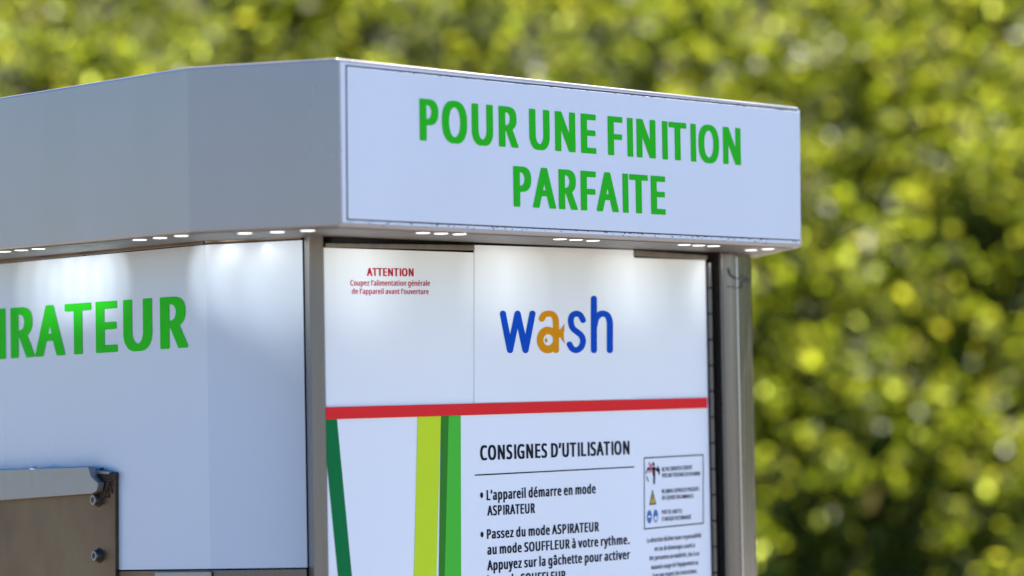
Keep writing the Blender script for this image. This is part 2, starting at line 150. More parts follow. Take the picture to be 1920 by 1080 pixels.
GLY = json.loads(r'''{"B":{" ":[229,[]],".":[337,[[69,-18,31,5,14,39,8,67,8,119,18,163,44,192,69,203,167,203,204,183,224,147,229,91,220,27,198,-3,165,-18]]],"A":[665,[[-40,2,-52,11,-53,39,194,994,215,1003,348,1003,365,998,373,990,476,586,611,59,617,31,615,11,594,1,448,1,431,6,425,15,352,293,344,296,219,296,210,294,205,286,133,11,110,1],[249,446,306,444,317,450,291,562,285,581,281,584,276,578,246,454]]],"C":[658,[[260,-10,215,2,173,22,115,69,80,115,55,163,30,231,4,370,0,578,13,682,47,805,76,865,97,897,154,957,177,974,219,994,277,1010,440,1010,515,990,540,978,574,957,583,945,583,921,562,853,552,825,540,817,465,815,373,858,356,860,331,854,306,839,272,805,238,749,222,710,196,590,192,458,200,378,218,298,230,263,260,207,305,159,327,146,356,137,385,142,465,169,540,168,553,163,558,151,558,43,548,26,494,2,435,-10]]],"D":[745,[[48,2,35,11,33,19,35,989,56,999,348,999,377,995,410,986,465,962,498,939,533,905,574,849,599,801,615,753,633,682,646,550,646,466,633,334,615,259,574,159,544,114,510,77,469,46,385,10,331,1],[224,147,240,145,298,158,323,170,360,197,390,235,412,275,436,350,450,438,450,582,428,694,407,745,381,786,341,825,298,846,252,855,227,854,222,849,221,155]]],"E":[591,[[48,2,35,11,33,19,35,989,56,999,477,998,491,985,491,865,485,857,469,851,227,850,221,841,221,769,221,602,224,594,452,592,470,586,475,574,475,466,473,458,465,451,231,448,223,445,222,155,231,149,481,146,490,139,492,131,491,15,485,6,469,1]]],"F":[559,[[48,2,35,11,33,19,35,989,56,999,477,998,490,989,492,981,490,861,473,852,406,851,231,851,223,848,221,562,223,555,231,552,452,552,469,547,475,534,473,418,452,408,231,408,223,405,219,11,198,1]]],"G":[743,[[273,-10,223,2,181,22,152,41,115,77,80,123,55,171,30,239,4,374,0,422,0,574,13,678,43,785,85,869,127,923,185,970,256,1002,302,1011,460,1011,490,1006,573,978,615,954,621,941,615,897,594,825,585,816,569,811,494,813,423,850,373,862,335,850,302,827,272,797,234,733,205,646,192,550,192,446,200,374,218,298,251,223,275,191,302,165,327,150,365,137,394,137,440,152,442,390,440,397,431,400,327,400,306,410,306,538,327,548,606,548,624,542,629,530,627,46,577,18,485,-6,452,-11]]],"I":[336,[[80,0,256,0,256,1000,80,1000]]],"L":[563,[[48,2,35,11,33,19,34,985,40,994,56,999,198,999,219,989,221,749,222,155,231,149,485,146,494,139,496,131,495,15,490,6,473,1]]],"N":[771,[[48,2,35,11,33,19,35,989,56,999,210,999,232,989,447,482,456,474,459,985,465,994,481,999,623,998,635,989,638,981,636,11,615,1,460,1,439,11,228,506,215,525,212,15,206,6,190,1]]],"O":[790,[[260,-10,215,2,190,14,129,55,89,103,47,183,17,286,0,422,0,582,13,694,30,769,55,837,97,909,144,959,194,990,260,1010,294,1015,398,1015,423,1011,485,994,548,955,575,929,607,885,645,809,675,698,688,602,688,402,679,326,657,231,632,163,599,103,556,53,515,22,448,-6,419,-11],[338,139,365,142,402,165,445,223,461,259,478,314,496,430,496,570,483,666,470,718,453,761,423,814,394,842,352,862,327,858,292,837,255,797,234,757,205,658,192,546,196,402,222,275,247,219,271,183,298,158]]],"P":[635,[[48,2,35,11,33,19,35,989,56,999,323,998,398,982,444,958,465,939,486,917,511,877,528,833,542,761,541,630,528,562,507,506,460,440,410,405,348,381,223,369,219,11,198,1],[224,522,256,525,295,542,324,574,340,610,354,690,350,733,336,781,314,817,291,837,273,846,231,855,222,849,221,530]]],"R":[650,[[48,2,35,11,33,19,35,989,56,999,331,998,402,982,444,962,477,935,503,901,524,857,542,773,542,646,537,614,520,554,496,510,473,480,427,438,586,43,585,11,565,1,410,1,390,10,249,374,240,393,231,396,224,394,221,386,219,11,198,1],[224,542,244,540,269,545,302,561,324,586,340,622,354,702,350,741,340,781,317,821,302,834,277,846,231,855,222,849,221,550]]],"S":[585,[[123,-10,44,10,6,30,-6,42,-7,175,10,184,90,184,144,158,190,142,215,137,240,142,273,165,295,199,308,247,308,290,295,338,267,378,227,411,135,465,94,496,43,554,14,618,0,682,0,801,5,829,18,877,39,917,71,957,110,986,181,1010,346,1009,433,981,482,949,483,929,457,825,440,816,365,816,285,854,248,859,221,841,201,809,188,761,188,729,197,686,214,654,231,632,281,593,402,516,433,486,462,446,482,402,496,338,496,219,487,171,470,119,440,71,402,33,377,18,344,2,298,-10]]],"T":[591,[[165,2,152,11,150,19,149,845,140,851,-23,851,-40,857,-46,869,-45,985,-40,994,-23,999,323,999,510,999,527,994,533,981,533,865,527,857,515,852,348,851,338,845,337,15,331,6,315,1]]],"U":[746,[[240,-10,194,2,169,14,140,33,109,63,64,135,38,215,25,310,27,989,48,999,190,999,211,989,212,334,217,294,235,227,255,187,281,157,302,144,323,138,348,146,375,167,399,203,415,243,429,302,433,350,435,989,456,999,598,999,615,994,620,985,621,346,612,247,599,187,570,115,537,67,498,30,456,6,398,-10]]],"a":[596,[[119,-10,77,6,44,29,18,63,1,99,-12,163,-12,271,-3,318,22,374,42,398,81,431,123,451,165,463,231,472,288,474,292,482,292,538,277,595,262,618,248,627,227,623,156,584,81,584,63,594,39,678,38,698,48,711,88,737,123,754,190,771,323,771,360,762,385,751,425,722,453,678,470,618,479,542,477,11,456,1,335,1,315,6,260,-11],[211,135,240,151,257,171,274,203,286,243,292,278,291,338,281,344,260,340,235,332,210,315,193,290,180,259,175,231,180,183,193,151]]],"c":[524,[[190,-10,127,14,85,45,51,91,18,167,5,223,-4,290,-4,466,9,554,26,614,55,674,98,723,131,747,194,771,310,775,348,771,394,758,427,742,448,725,450,706,440,668,428,618,410,601,327,600,269,623,235,599,210,554,192,490,183,422,183,334,192,271,210,207,230,167,256,142,281,138,344,168,423,168,440,159,440,35,419,18,385,2,344,-10]]],"d":[643,[[173,-10,127,6,85,37,55,75,22,147,5,219,-4,290,-4,470,0,514,18,598,38,654,69,703,110,743,134,757,173,771,281,775,327,768,335,771,338,1041,344,1053,360,1059,498,1059,515,1053,520,1045,520,15,515,6,498,1,356,4,306,-11],[251,139,265,136,281,145,311,191,329,255,338,330,338,410,320,538,295,598,270,622,256,624,242,614,214,566,196,510,183,422,183,330,197,239,222,175]]],"e":[598,[[198,-10,135,14,79,59,38,123,10,207,-4,294,-4,458,10,550,35,630,79,706,110,735,140,754,185,771,294,775,331,771,360,762,408,733,431,711,457,674,484,610,500,546,508,458,508,354,503,342,485,336,194,336,185,333,184,326,192,271,210,211,240,162,265,142,285,133,310,138,390,176,465,177,482,171,488,159,486,43,423,6,360,-10],[191,474,306,472,315,476,307,542,285,595,256,624,231,603,201,542,189,482]]],"g":[643,[[194,-321,119,-309,85,-297,38,-272,33,-260,35,-141,52,-131,127,-131,185,-161,240,-177,256,-177,285,-158,312,-121,328,-73,337,-13,327,-6,306,-11,181,-11,148,-2,115,14,84,39,47,91,30,127,13,183,-4,286,-4,466,14,578,39,650,60,688,75,710,113,745,144,762,173,771,277,775,319,770,356,756,498,759,515,754,520,745,521,-61,512,-125,499,-176,478,-220,454,-256,427,-281,381,-305,344,-317,306,-322],[256,135,265,134,281,145,311,187,329,243,338,310,338,426,324,526,303,582,283,610,265,622,256,622,244,615,210,558,192,494,183,422,183,334,197,239,210,199,226,167]]],"h":[646,[[35,2,23,11,21,19,21,1041,26,1053,44,1059,185,1059,206,1049,209,769,215,766,244,771,365,771,394,766,444,742,475,714,499,678,520,606,529,530,529,450,529,19,524,7,506,1,365,1,343,11,342,514,336,550,324,586,306,615,285,626,260,611,230,562,217,514,209,458,207,11,185,1]]],"i":[328,[[35,2,23,11,21,19,21,745,27,754,44,759,194,758,206,750,208,741,208,15,202,6,185,1],[65,840,31,863,18,889,17,973,24,997,47,1021,69,1030,162,1029,181,1022,196,1009,211,977,212,901,203,873,185,852,165,840]]],"l":[328,[[35,2,23,11,21,19,21,1045,27,1053,44,1059,194,1058,206,1049,208,1041,208,15,202,6,185,1]]],"m":[926,[[35,2,23,11,21,19,21,741,23,750,35,758,185,757,252,775,327,775,385,766,448,734,481,755,523,770,560,775,627,775,685,766,733,741,760,715,778,686,790,654,804,590,808,542,808,15,802,6,785,1,644,1,623,11,621,235,620,526,611,570,590,614,577,623,563,618,543,594,530,570,517,526,508,470,507,11,485,1,344,1,323,11,321,518,311,566,299,598,281,619,269,621,255,610,230,566,217,518,209,462,207,11,185,1]]],"n":[646,[[35,2,23,11,21,19,21,741,23,750,35,758,169,759,190,756,227,770,260,775,335,775,377,771,419,758,453,737,473,719,503,670,525,582,529,526,529,167,529,19,524,7,506,1,365,1,343,11,342,514,336,550,324,586,306,615,285,626,260,611,243,586,222,534,213,490,208,450,207,11,185,1]]],"o":[635,[[194,-10,148,6,106,33,68,75,35,135,10,215,-4,302,-4,466,5,530,22,602,38,642,65,687,109,733,152,759,194,771,235,775,340,771,398,750,446,714,486,658,511,602,533,514,542,422,542,342,529,227,503,139,482,95,450,51,412,19,369,-2,335,-10],[258,139,269,135,287,147,320,195,340,259,350,322,350,438,340,502,324,558,312,582,291,610,276,622,265,626,248,615,218,574,197,514,183,426,183,338,197,247,210,207,230,167]]],"p":[643,[[35,-321,23,-313,21,-304,23,749,44,759,185,756,227,771,335,775,390,766,415,755,440,739,469,711,499,666,524,606,546,486,550,350,545,278,532,195,507,115,486,75,462,43,406,2,365,-11,235,-11,219,-7,210,-10,208,-304,203,-316,185,-322],[275,139,285,136,295,143,328,195,350,267,358,330,358,438,349,502,324,578,306,607,291,622,281,625,268,618,238,582,218,522,208,454,208,318,217,251,238,183,260,151]]],"r":[465,[[35,2,23,11,21,19,23,749,44,759,169,759,190,755,227,770,260,775,331,775,379,769,398,762,404,753,404,706,394,626,377,616,302,616,284,610,247,566,218,494,208,442,207,11,185,1]]],"s":[523,[[106,-10,52,6,10,26,-7,43,-7,171,10,180,85,180,152,142,185,130,202,129,216,135,236,155,249,183,254,211,245,243,219,280,72,378,22,430,5,462,-8,514,-8,606,-3,638,14,682,34,710,63,737,102,759,144,771,185,775,294,771,352,758,410,730,423,718,425,682,403,606,381,592,306,592,235,626,215,630,198,620,184,602,175,582,175,558,184,534,204,506,365,400,391,374,411,346,428,306,438,255,438,183,428,127,416,95,391,55,362,27,327,6,269,-11]]],"t":[419,[[152,-10,127,-2,94,17,60,55,43,91,30,151,25,223,25,618,19,627,-23,628,-40,637,-42,710,-36,722,27,766,55,901,65,922,81,927,202,924,212,913,212,845,212,769,216,761,331,759,344,754,350,745,350,646,345,634,327,628,223,628,213,622,212,223,222,171,243,139,335,136,352,127,354,27,344,10,290,-10]]],"u":[646,[[165,-10,110,10,65,50,43,87,21,163,17,199,19,750,40,759,181,759,202,749,205,235,224,167,240,145,256,135,270,139,296,163,314,199,329,251,338,314,340,750,360,759,502,759,519,754,525,745,525,15,519,6,502,1,377,1,356,5,306,-11]]],"v":[549,[[140,2,124,15,114,51,-40,670,-54,725,-54,745,-48,754,-31,759,115,759,132,753,140,741,218,410,223,400,228,402,242,462,313,749,335,759,481,759,498,749,500,718,323,15,315,6,298,1]]],"y":[551,[[15,-321,-23,-313,-44,-300,-45,-192,-40,-184,-27,-179,52,-177,75,-157,95,-121,111,-73,133,19,-53,725,-54,745,-48,754,-31,759,115,759,137,749,222,414,227,408,231,411,235,428,301,710,315,750,335,759,481,759,499,753,504,741,490,670,290,-129,249,-232,221,-272,199,-292,160,-313,123,-322]]],"z":[516,[[-6,2,-20,15,-20,111,214,622,206,628,19,628,2,633,-4,646,-2,749,19,759,406,759,427,750,428,638,196,139,206,133,410,133,427,128,433,115,432,11,410,1]]],"à":[596,[[119,-10,77,6,44,29,18,63,1,99,-12,163,-12,271,-3,318,22,374,42,398,81,431,123,451,165,463,231,472,288,474,292,482,292,538,277,595,262,618,248,627,227,623,156,584,81,584,63,594,39,678,38,698,48,711,88,737,123,754,190,771,323,771,360,762,385,751,425,722,453,678,470,618,479,542,477,11,456,1,335,1,315,6,260,-11],[211,135,240,151,257,171,274,203,286,243,292,278,291,338,281,344,260,340,235,332,210,315,193,290,180,259,175,231,180,183,193,151],[215,817,189,841,122,941,80,1021,79,1049,85,1061,98,1066,231,1067,265,1066,282,1057,326,941,365,861,367,833,361,821,348,816]]],"â":[596,[[119,-10,77,6,44,29,18,63,1,99,-12,163,-12,271,-3,318,22,374,42,398,81,431,123,451,165,463,231,472,288,474,292,482,292,538,277,595,262,618,248,627,227,623,156,584,81,584,63,594,39,678,38,698,48,711,88,737,123,754,190,771,323,771,360,762,385,751,425,722,453,678,470,618,479,542,477,11,456,1,335,1,315,6,260,-11],[211,135,240,151,257,171,274,203,286,243,292,278,291,338,281,344,260,340,235,332,210,315,193,290,180,259,175,231,180,183,193,151],[60,817,46,829,47,865,112,973,152,1057,160,1064,327,1065,344,1053,385,969,448,865,450,829,440,818,298,817,283,825,248,862,194,817]]],"é":[598,[[198,-10,135,14,79,59,38,123,10,207,-4,294,-4,458,10,550,35,630,79,706,110,735,140,754,185,771,294,775,331,771,360,762,408,733,431,711,457,674,484,610,500,546,508,458,508,354,503,342,485,336,194,336,185,333,184,326,192,271,210,211,240,162,265,142,285,133,310,138,390,176,465,177,482,171,488,159,486,43,423,6,360,-10],[191,474,306,472,315,476,307,542,285,595,256,624,231,603,201,542,189,482],[165,817,150,829,151,861,235,1058,256,1067,423,1065,437,1053,432,1013,357,885,315,827,290,815]]],"’":[255,[[-27,633,-41,646,-42,678,-21,801,2,989,23,999,179,997,195,981,195,933,170,813,123,642,102,632]]]},"R":{" ":[229,[]],",":[287,[[19,-172,13,-166,13,-150,33,-27,55,166,65,172,186,170,195,153,187,104,165,2,120,-166,110,-173]]],".":[287,[[85,-15,59,2,43,35,38,63,43,133,51,153,73,174,94,180,150,178,179,162,195,129,199,84,190,22,175,-2,160,-11,140,-17]]],"A":[614,[[-19,5,-24,10,-24,18,223,998,331,1000,344,994,450,568,582,39,585,7,577,4,465,4,456,7,386,285,378,305,190,307,181,304,176,293,107,10,94,4],[213,428,344,426,352,432,298,664,285,715,281,717,276,711,214,449]]],"B":[624,[[69,5,62,14,65,993,73,996,323,996,381,987,427,970,471,941,495,912,515,867,529,793,529,707,515,637,483,576,456,550,423,527,474,498,506,466,528,428,545,371,550,338,550,231,536,166,512,104,496,80,453,39,423,21,385,9,352,4],[195,121,298,119,323,124,356,139,390,177,412,244,417,318,399,391,375,428,344,450,302,463,265,467,202,467,194,464,192,129],[195,580,285,578,310,583,349,600,377,632,395,691,396,769,382,818,360,848,319,872,277,881,202,881,194,878,192,588]]],"C":[608,[[277,-7,231,5,198,21,142,67,110,112,84,162,60,231,38,338,29,428,29,572,38,654,55,740,88,834,110,875,140,917,202,975,269,1003,298,1009,423,1008,498,987,535,966,552,954,554,941,521,842,473,842,419,872,369,889,344,889,315,880,281,861,243,822,205,756,185,695,171,629,162,547,167,400,189,285,201,248,230,190,280,137,310,120,340,111,402,116,477,143,523,142,529,133,529,39,523,26,465,1,419,-8]]],"D":[695,[[69,5,62,14,63,990,73,996,331,996,360,992,394,983,440,962,473,939,512,900,540,859,566,810,586,752,604,678,617,543,617,473,604,338,586,260,557,182,515,112,487,80,444,46,394,21,315,4],[195,121,252,119,285,124,315,132,360,157,390,180,420,219,445,268,457,305,479,428,483,510,479,592,457,707,437,760,406,807,365,847,315,872,269,881,202,881,192,875,192,129]]],"E":[541,[[69,5,62,14,63,990,73,996,456,995,462,986,462,888,460,881,452,877,195,875,192,867,192,752,192,588,195,580,435,578,442,576,446,568,446,473,440,464,202,463,194,460,192,129,202,123,456,122,462,112,462,14,460,7,452,4]]],"F":[508,[[69,5,62,14,63,990,73,996,456,995,462,986,462,888,459,879,335,877,202,877,192,871,192,543,202,537,440,536,446,527,445,428,435,422,202,422,194,418,191,10,181,4]]],"I":[294,[[80,0,214,0,214,1000,80,1000]]],"J":[291,[[-48,-257,-85,-245,-95,-236,-95,-134,-85,-127,-48,-127,-10,-137,6,-130,19,-121,37,-97,54,-35,54,986,56,993,65,996,131,996,177,996,184,994,188,986,188,14,183,-56,161,-150,132,-203,106,-230,73,-249,35,-258]]],"L":[513,[[69,5,62,14,62,986,65,993,73,996,181,996,190,993,192,732,192,129,202,123,460,122,467,112,467,14,465,7,456,4]]],"M":[851,[[69,5,62,14,62,986,66,994,219,996,229,990,398,301,407,318,424,383,572,990,581,996,738,994,742,986,742,465,740,7,731,4,623,4,613,10,610,624,601,609,585,543,457,14,444,4,344,5,335,18,199,588,190,618,185,619,183,14,181,7,173,4]]],"N":[721,[[69,5,62,14,65,993,73,996,194,996,205,990,451,391,477,331,485,323,488,986,490,993,498,996,598,996,605,994,608,986,606,7,598,4,477,4,465,12,195,666,185,674,183,14,181,7,173,4]]],"O":[740,[[277,-7,215,13,156,53,118,100,76,182,51,264,33,375,29,576,38,662,51,736,80,830,110,888,142,933,165,955,202,983,252,1003,310,1013,406,1009,469,991,523,955,546,933,578,888,615,810,645,695,658,596,658,408,650,330,628,231,603,162,570,100,533,55,490,21,431,-3,402,-9],[338,108,369,112,406,128,437,153,470,199,490,244,507,301,525,420,525,580,520,625,511,682,486,769,453,830,425,859,381,884,350,892,323,888,285,872,265,857,226,814,201,765,180,695,162,555,162,445,171,359,193,260,205,227,239,170,267,141,302,119]]],"P":[584,[[69,5,62,14,63,990,73,996,302,996,335,992,398,971,444,935,474,896,490,859,512,765,512,641,503,588,486,535,470,498,435,452,385,415,360,403,310,390,194,382,191,10,181,4],[195,502,215,500,256,505,319,530,344,554,365,592,379,646,383,691,379,748,365,797,340,839,315,860,273,876,244,881,202,881,192,875,192,510]]],"Q":[740,[[465,-228,344,-14,331,-9,281,-8,215,13,156,53,118,100,85,162,60,231,33,375,29,576,38,662,68,797,105,879,146,937,172,961,210,987,277,1008,365,1013,419,1007,477,987,521,957,561,912,603,838,624,785,645,695,658,596,658,408,645,305,628,231,603,162,578,112,540,61,484,14,623,-215,624,-224,615,-230],[338,108,369,112,406,128,437,153,470,199,490,244,507,301,525,420,525,580,520,625,511,682,486,769,453,830,425,859,381,884,350,892,323,888,285,872,265,857,226,814,201,765,180,695,162,555,162,445,171,359,193,260,205,227,239,170,267,141,302,119]]],"R":[599,[[69,5,62,14,65,993,73,996,310,996,344,992,377,983,419,962,452,934,482,888,504,826,512,773,512,658,503,600,490,564,470,523,449,494,398,450,393,441,557,22,556,7,548,4,419,6,269,401,256,410,202,410,195,408,192,400,191,10,181,4],[195,527,260,525,298,534,333,555,362,596,379,658,383,715,370,797,353,830,342,842,315,863,277,876,202,881,192,875,192,535]]],"S":[535,[[140,-7,60,13,23,38,23,156,31,160,77,158,148,124,215,107,256,116,294,139,324,182,337,231,337,293,324,342,296,383,252,421,160,477,119,509,72,564,43,629,30,695,29,801,34,830,47,879,68,920,98,959,135,987,198,1008,329,1006,385,991,415,978,452,953,429,847,419,840,381,841,290,884,265,890,227,884,194,861,172,826,159,777,159,728,168,682,185,650,202,627,256,583,377,504,404,477,428,445,453,391,466,330,467,219,462,190,449,137,428,92,406,61,360,21,327,5,281,-8]]],"T":[541,[[185,5,179,14,178,871,169,877,-13,879,-17,888,-17,986,-15,993,-6,996,302,996,501,994,504,986,504,888,502,881,494,877,319,877,309,871,308,14,306,7,298,4]]],"U":[695,[[256,-7,194,13,165,33,135,62,93,133,63,235,54,313,56,993,65,996,173,996,183,990,183,322,188,281,205,211,238,153,281,119,323,107,373,124,404,149,428,186,445,227,458,289,462,338,465,993,473,996,581,996,588,994,592,986,592,350,587,276,575,207,557,149,536,104,508,63,473,30,440,9,381,-8]]],"V":[580,[[206,4,197,14,-24,990,-15,996,98,996,108,990,260,322,265,316,269,318,278,359,418,986,431,996,544,996,552,993,554,986,332,14,319,4]]],"a":[545,[[135,-7,102,5,69,30,47,59,30,96,17,162,17,256,26,305,52,364,88,404,115,421,165,441,206,450,315,457,321,469,321,547,303,613,281,639,252,653,210,643,144,604,93,605,68,695,73,705,101,724,140,745,206,762,306,762,344,753,369,741,396,719,424,674,441,613,450,535,448,7,440,4,348,5,342,10,335,38,331,39,302,13,252,-7],[205,100,235,108,270,133,299,178,315,227,321,264,320,354,310,361,269,356,227,347,188,326,168,301,151,260,146,194,155,149,171,125,190,108]]],"b":[593,[[244,-7,206,5,169,35,160,32,157,10,148,4,60,4,54,6,50,14,50,1047,52,1054,60,1058,169,1058,177,1054,179,916,177,736,181,732,227,757,252,762,348,762,403,740,429,719,449,695,482,633,504,559,517,473,521,354,508,215,482,121,457,71,423,29,390,6,369,-3,344,-9],[275,104,290,103,310,112,349,153,378,240,388,309,388,449,370,551,344,610,316,637,292,650,277,650,248,638,218,609,197,564,179,461,179,301,197,199,225,137,248,116]]],"c":[474,[[206,-7,160,9,115,41,80,88,47,166,34,223,25,293,25,457,47,584,80,662,110,705,148,737,210,762,252,767,331,762,402,737,420,719,402,644,396,625,385,619,340,620,269,647,246,641,223,627,205,609,184,572,172,539,154,428,154,322,172,215,201,149,231,120,265,106,298,112,360,143,406,142,412,133,412,39,406,26,360,1,327,-8]]],"d":[593,[[190,-7,140,13,117,30,94,58,60,121,43,174,25,293,25,461,38,555,64,641,80,674,115,719,152,749,190,762,265,767,319,757,356,734,365,734,367,1015,367,1047,373,1057,481,1058,488,1056,492,1047,492,14,490,7,481,4,390,4,381,7,373,31,331,5,294,-8],[250,104,269,103,302,120,332,158,354,219,367,318,367,416,349,547,323,610,295,637,270,650,248,650,227,638,206,618,193,596,168,523,154,428,154,318,163,248,176,194,209,133,227,116]]],"e":[548,[[215,-7,160,13,109,55,68,121,39,207,25,297,25,449,39,543,64,625,109,703,135,729,165,749,202,762,281,766,344,753,396,715,437,654,460,586,475,510,479,449,479,359,476,350,165,348,158,346,154,338,159,281,172,219,193,170,219,135,256,111,285,103,348,120,406,151,452,151,458,141,458,43,415,13,365,-4,340,-9],[162,457,335,455,344,458,346,490,336,551,324,588,307,617,278,646,260,652,231,642,204,617,188,592,172,551,159,486]]],"g":[593,[[210,-327,135,-315,68,-285,62,-273,63,-171,73,-164,115,-166,169,-196,248,-216,273,-212,290,-204,316,-183,345,-138,362,-72,366,18,360,22,323,1,294,-8,198,-9,173,-3,140,13,117,30,73,94,43,178,25,293,25,457,30,498,43,572,68,646,108,711,152,749,185,761,227,767,302,761,340,745,373,720,378,724,381,747,390,750,481,750,488,748,492,740,492,-68,483,-134,470,-187,449,-232,428,-265,390,-298,356,-315,323,-324,290,-328],[246,104,273,103,298,116,332,153,357,223,367,297,367,432,353,535,336,584,315,617,302,630,273,646,256,651,235,642,217,629,197,600,180,568,164,506,154,428,154,322,168,223,180,182,201,141,227,115]]],"i":[278,[[56,5,50,14,50,740,52,747,60,750,173,749,179,740,179,14,177,7,169,4],[81,866,59,883,47,908,46,978,51,998,69,1021,85,1028,146,1027,169,1012,182,982,183,920,178,900,166,879,148,866]]],"l":[278,[[56,5,50,14,50,1047,52,1054,60,1058,173,1057,179,1047,179,14,177,7,169,4]]],"m":[875,[[56,5,50,14,50,740,54,748,156,749,169,724,173,723,206,749,240,761,273,767,348,762,369,757,406,737,444,698,498,745,544,762,577,767,652,762,703,740,731,712,749,682,761,650,775,584,779,535,779,14,777,7,769,4,660,4,651,10,650,305,650,531,636,592,615,631,581,650,556,644,529,625,501,580,488,535,479,477,478,10,469,4,354,6,350,14,350,531,340,576,321,621,299,641,281,650,252,642,227,622,201,576,188,527,180,469,178,10,169,4]]],"n":[596,[[56,5,50,14,50,740,56,749,156,749,173,723,206,745,248,762,281,767,360,762,415,741,435,726,456,700,482,641,496,572,500,518,500,153,498,7,490,4,381,4,372,10,371,523,366,555,353,596,331,631,298,650,269,646,235,627,218,605,193,543,184,498,179,457,178,10,169,4]]],"o":[584,[[210,-7,173,5,131,32,89,84,64,133,39,215,25,305,25,457,30,498,43,568,64,629,93,682,129,724,169,749,210,762,252,767,323,762,373,745,419,709,457,654,482,596,504,506,512,412,512,346,504,252,490,186,465,117,436,67,406,33,360,5,319,-8],[258,104,273,103,294,112,315,127,336,153,361,211,379,309,379,445,361,543,341,592,323,618,306,634,275,650,265,651,240,642,219,627,197,600,172,539,154,432,154,326,172,215,197,158,215,132,240,112]]],"p":[593,[[56,-328,50,-318,51,744,60,750,156,750,165,740,169,724,173,723,202,745,240,761,323,766,373,757,398,745,419,730,446,699,474,654,495,600,517,477,521,354,516,281,503,194,478,112,457,71,429,35,390,6,356,-7,248,-8,219,1,181,22,177,18,178,-322,169,-328],[275,104,290,103,315,116,345,153,365,199,379,252,388,318,388,445,370,543,357,580,336,617,316,637,291,650,281,651,256,642,235,627,214,600,189,531,179,461,179,305,197,199,209,166,231,132,256,112]]],"q":[593,[[373,-328,367,-318,365,22,315,-3,290,-9,190,-8,151,6,115,33,80,80,51,145,34,219,25,293,25,461,39,555,55,617,89,687,129,732,156,749,185,761,227,767,298,762,335,749,373,720,378,724,380,744,385,749,481,750,491,744,492,-318,490,-325,481,-328],[250,104,265,103,290,112,315,131,332,158,354,219,367,322,362,465,345,559,332,592,316,617,294,638,270,650,252,651,231,642,209,621,193,596,168,523,154,428,154,322,163,252,176,194,209,133,227,116]]],"r":[415,[[56,5,50,14,51,744,60,750,156,749,162,744,168,711,173,709,206,742,231,757,277,767,331,763,360,761,374,752,375,719,365,639,323,635,290,642,254,621,235,600,209,559,193,518,184,477,179,449,178,10,169,4]]],"s":[473,[[123,-7,69,9,35,25,23,38,23,152,69,155,135,116,185,99,206,99,240,112,265,137,282,182,283,211,270,252,244,287,97,387,51,436,35,469,21,523,21,600,25,629,43,678,60,703,85,729,110,745,156,761,198,766,277,762,335,749,385,724,394,716,395,695,373,617,365,611,323,611,252,646,210,655,181,642,160,621,146,592,146,551,160,518,179,494,340,385,382,334,399,293,408,244,404,149,390,100,374,67,342,30,311,10,252,-9]]],"t":[369,[[169,-7,127,9,100,35,80,67,64,121,54,223,54,637,48,647,-10,651,-12,707,-6,718,57,765,91,920,173,922,181,919,183,818,183,760,187,752,310,750,317,748,321,740,321,658,317,650,194,648,184,641,183,207,193,153,205,129,227,107,240,102,273,110,323,107,325,22,319,9,273,-8]]],"u":[596,[[181,-7,135,9,94,46,72,84,50,162,46,199,48,747,56,750,165,750,174,744,175,223,194,152,219,119,235,108,256,102,295,117,332,158,353,211,367,301,369,747,377,750,485,750,492,748,496,740,495,10,485,4,390,4,381,10,379,26,373,31,323,1,294,-8]]],"v":[499,[[160,4,151,14,143,47,-24,744,-15,750,98,750,109,744,218,272,223,261,227,263,238,309,339,744,352,750,460,750,470,744,461,691,299,26,294,10,285,4]]],"z":[465,[[15,5,8,14,10,92,256,641,248,648,31,648,25,658,27,747,35,750,390,750,396,748,400,740,399,650,157,112,165,106,398,106,404,96,402,7,394,4]]],"É":[541,[[69,5,62,14,63,990,73,996,456,995,462,986,462,888,460,881,452,877,195,875,192,867,192,752,192,588,195,580,435,578,442,576,446,568,446,473,440,464,202,463,194,460,192,129,202,123,456,122,462,112,462,14,460,7,452,4],[202,1087,197,1093,197,1109,281,1309,290,1312,419,1311,424,1306,424,1289,391,1224,306,1095,290,1086]]],"à":[545,[[135,-7,102,5,69,30,47,59,30,96,17,162,17,256,26,305,52,364,88,404,115,421,165,441,206,450,315,457,321,469,321,547,303,613,281,639,252,653,210,643,144,604,93,605,68,695,73,705,101,724,140,745,206,762,306,762,344,753,369,741,396,719,424,674,441,613,450,535,448,7,440,4,348,5,342,10,335,38,331,39,302,13,252,-7],[205,100,235,108,270,133,299,178,315,227,321,264,320,354,310,361,269,356,227,347,188,326,168,301,151,260,146,194,155,149,171,125,190,108],[235,841,219,858,176,920,126,1006,109,1047,110,1062,119,1066,210,1066,244,1066,254,1060,297,945,337,859,335,844,327,840]]],"é":[548,[[215,-7,160,13,109,55,68,121,39,207,25,297,25,449,39,543,64,625,109,703,135,729,165,749,202,762,281,766,344,753,396,715,437,654,460,586,475,510,479,449,479,359,476,350,165,348,158,346,154,338,159,281,172,219,193,170,219,135,256,111,285,103,348,120,406,151,452,151,458,141,458,43,415,13,365,-4,340,-9],[162,457,335,455,344,458,346,490,336,551,324,588,307,617,278,646,260,652,231,642,204,617,188,592,172,551,159,486],[185,841,179,851,185,875,265,1063,402,1065,408,1060,407,1047,387,1002,328,904,287,847,273,840]]],"’":[205,[[-6,653,-12,658,-12,678,8,801,30,990,40,996,160,994,166,986,166,953,140,830,95,658,85,652]]]}}''')
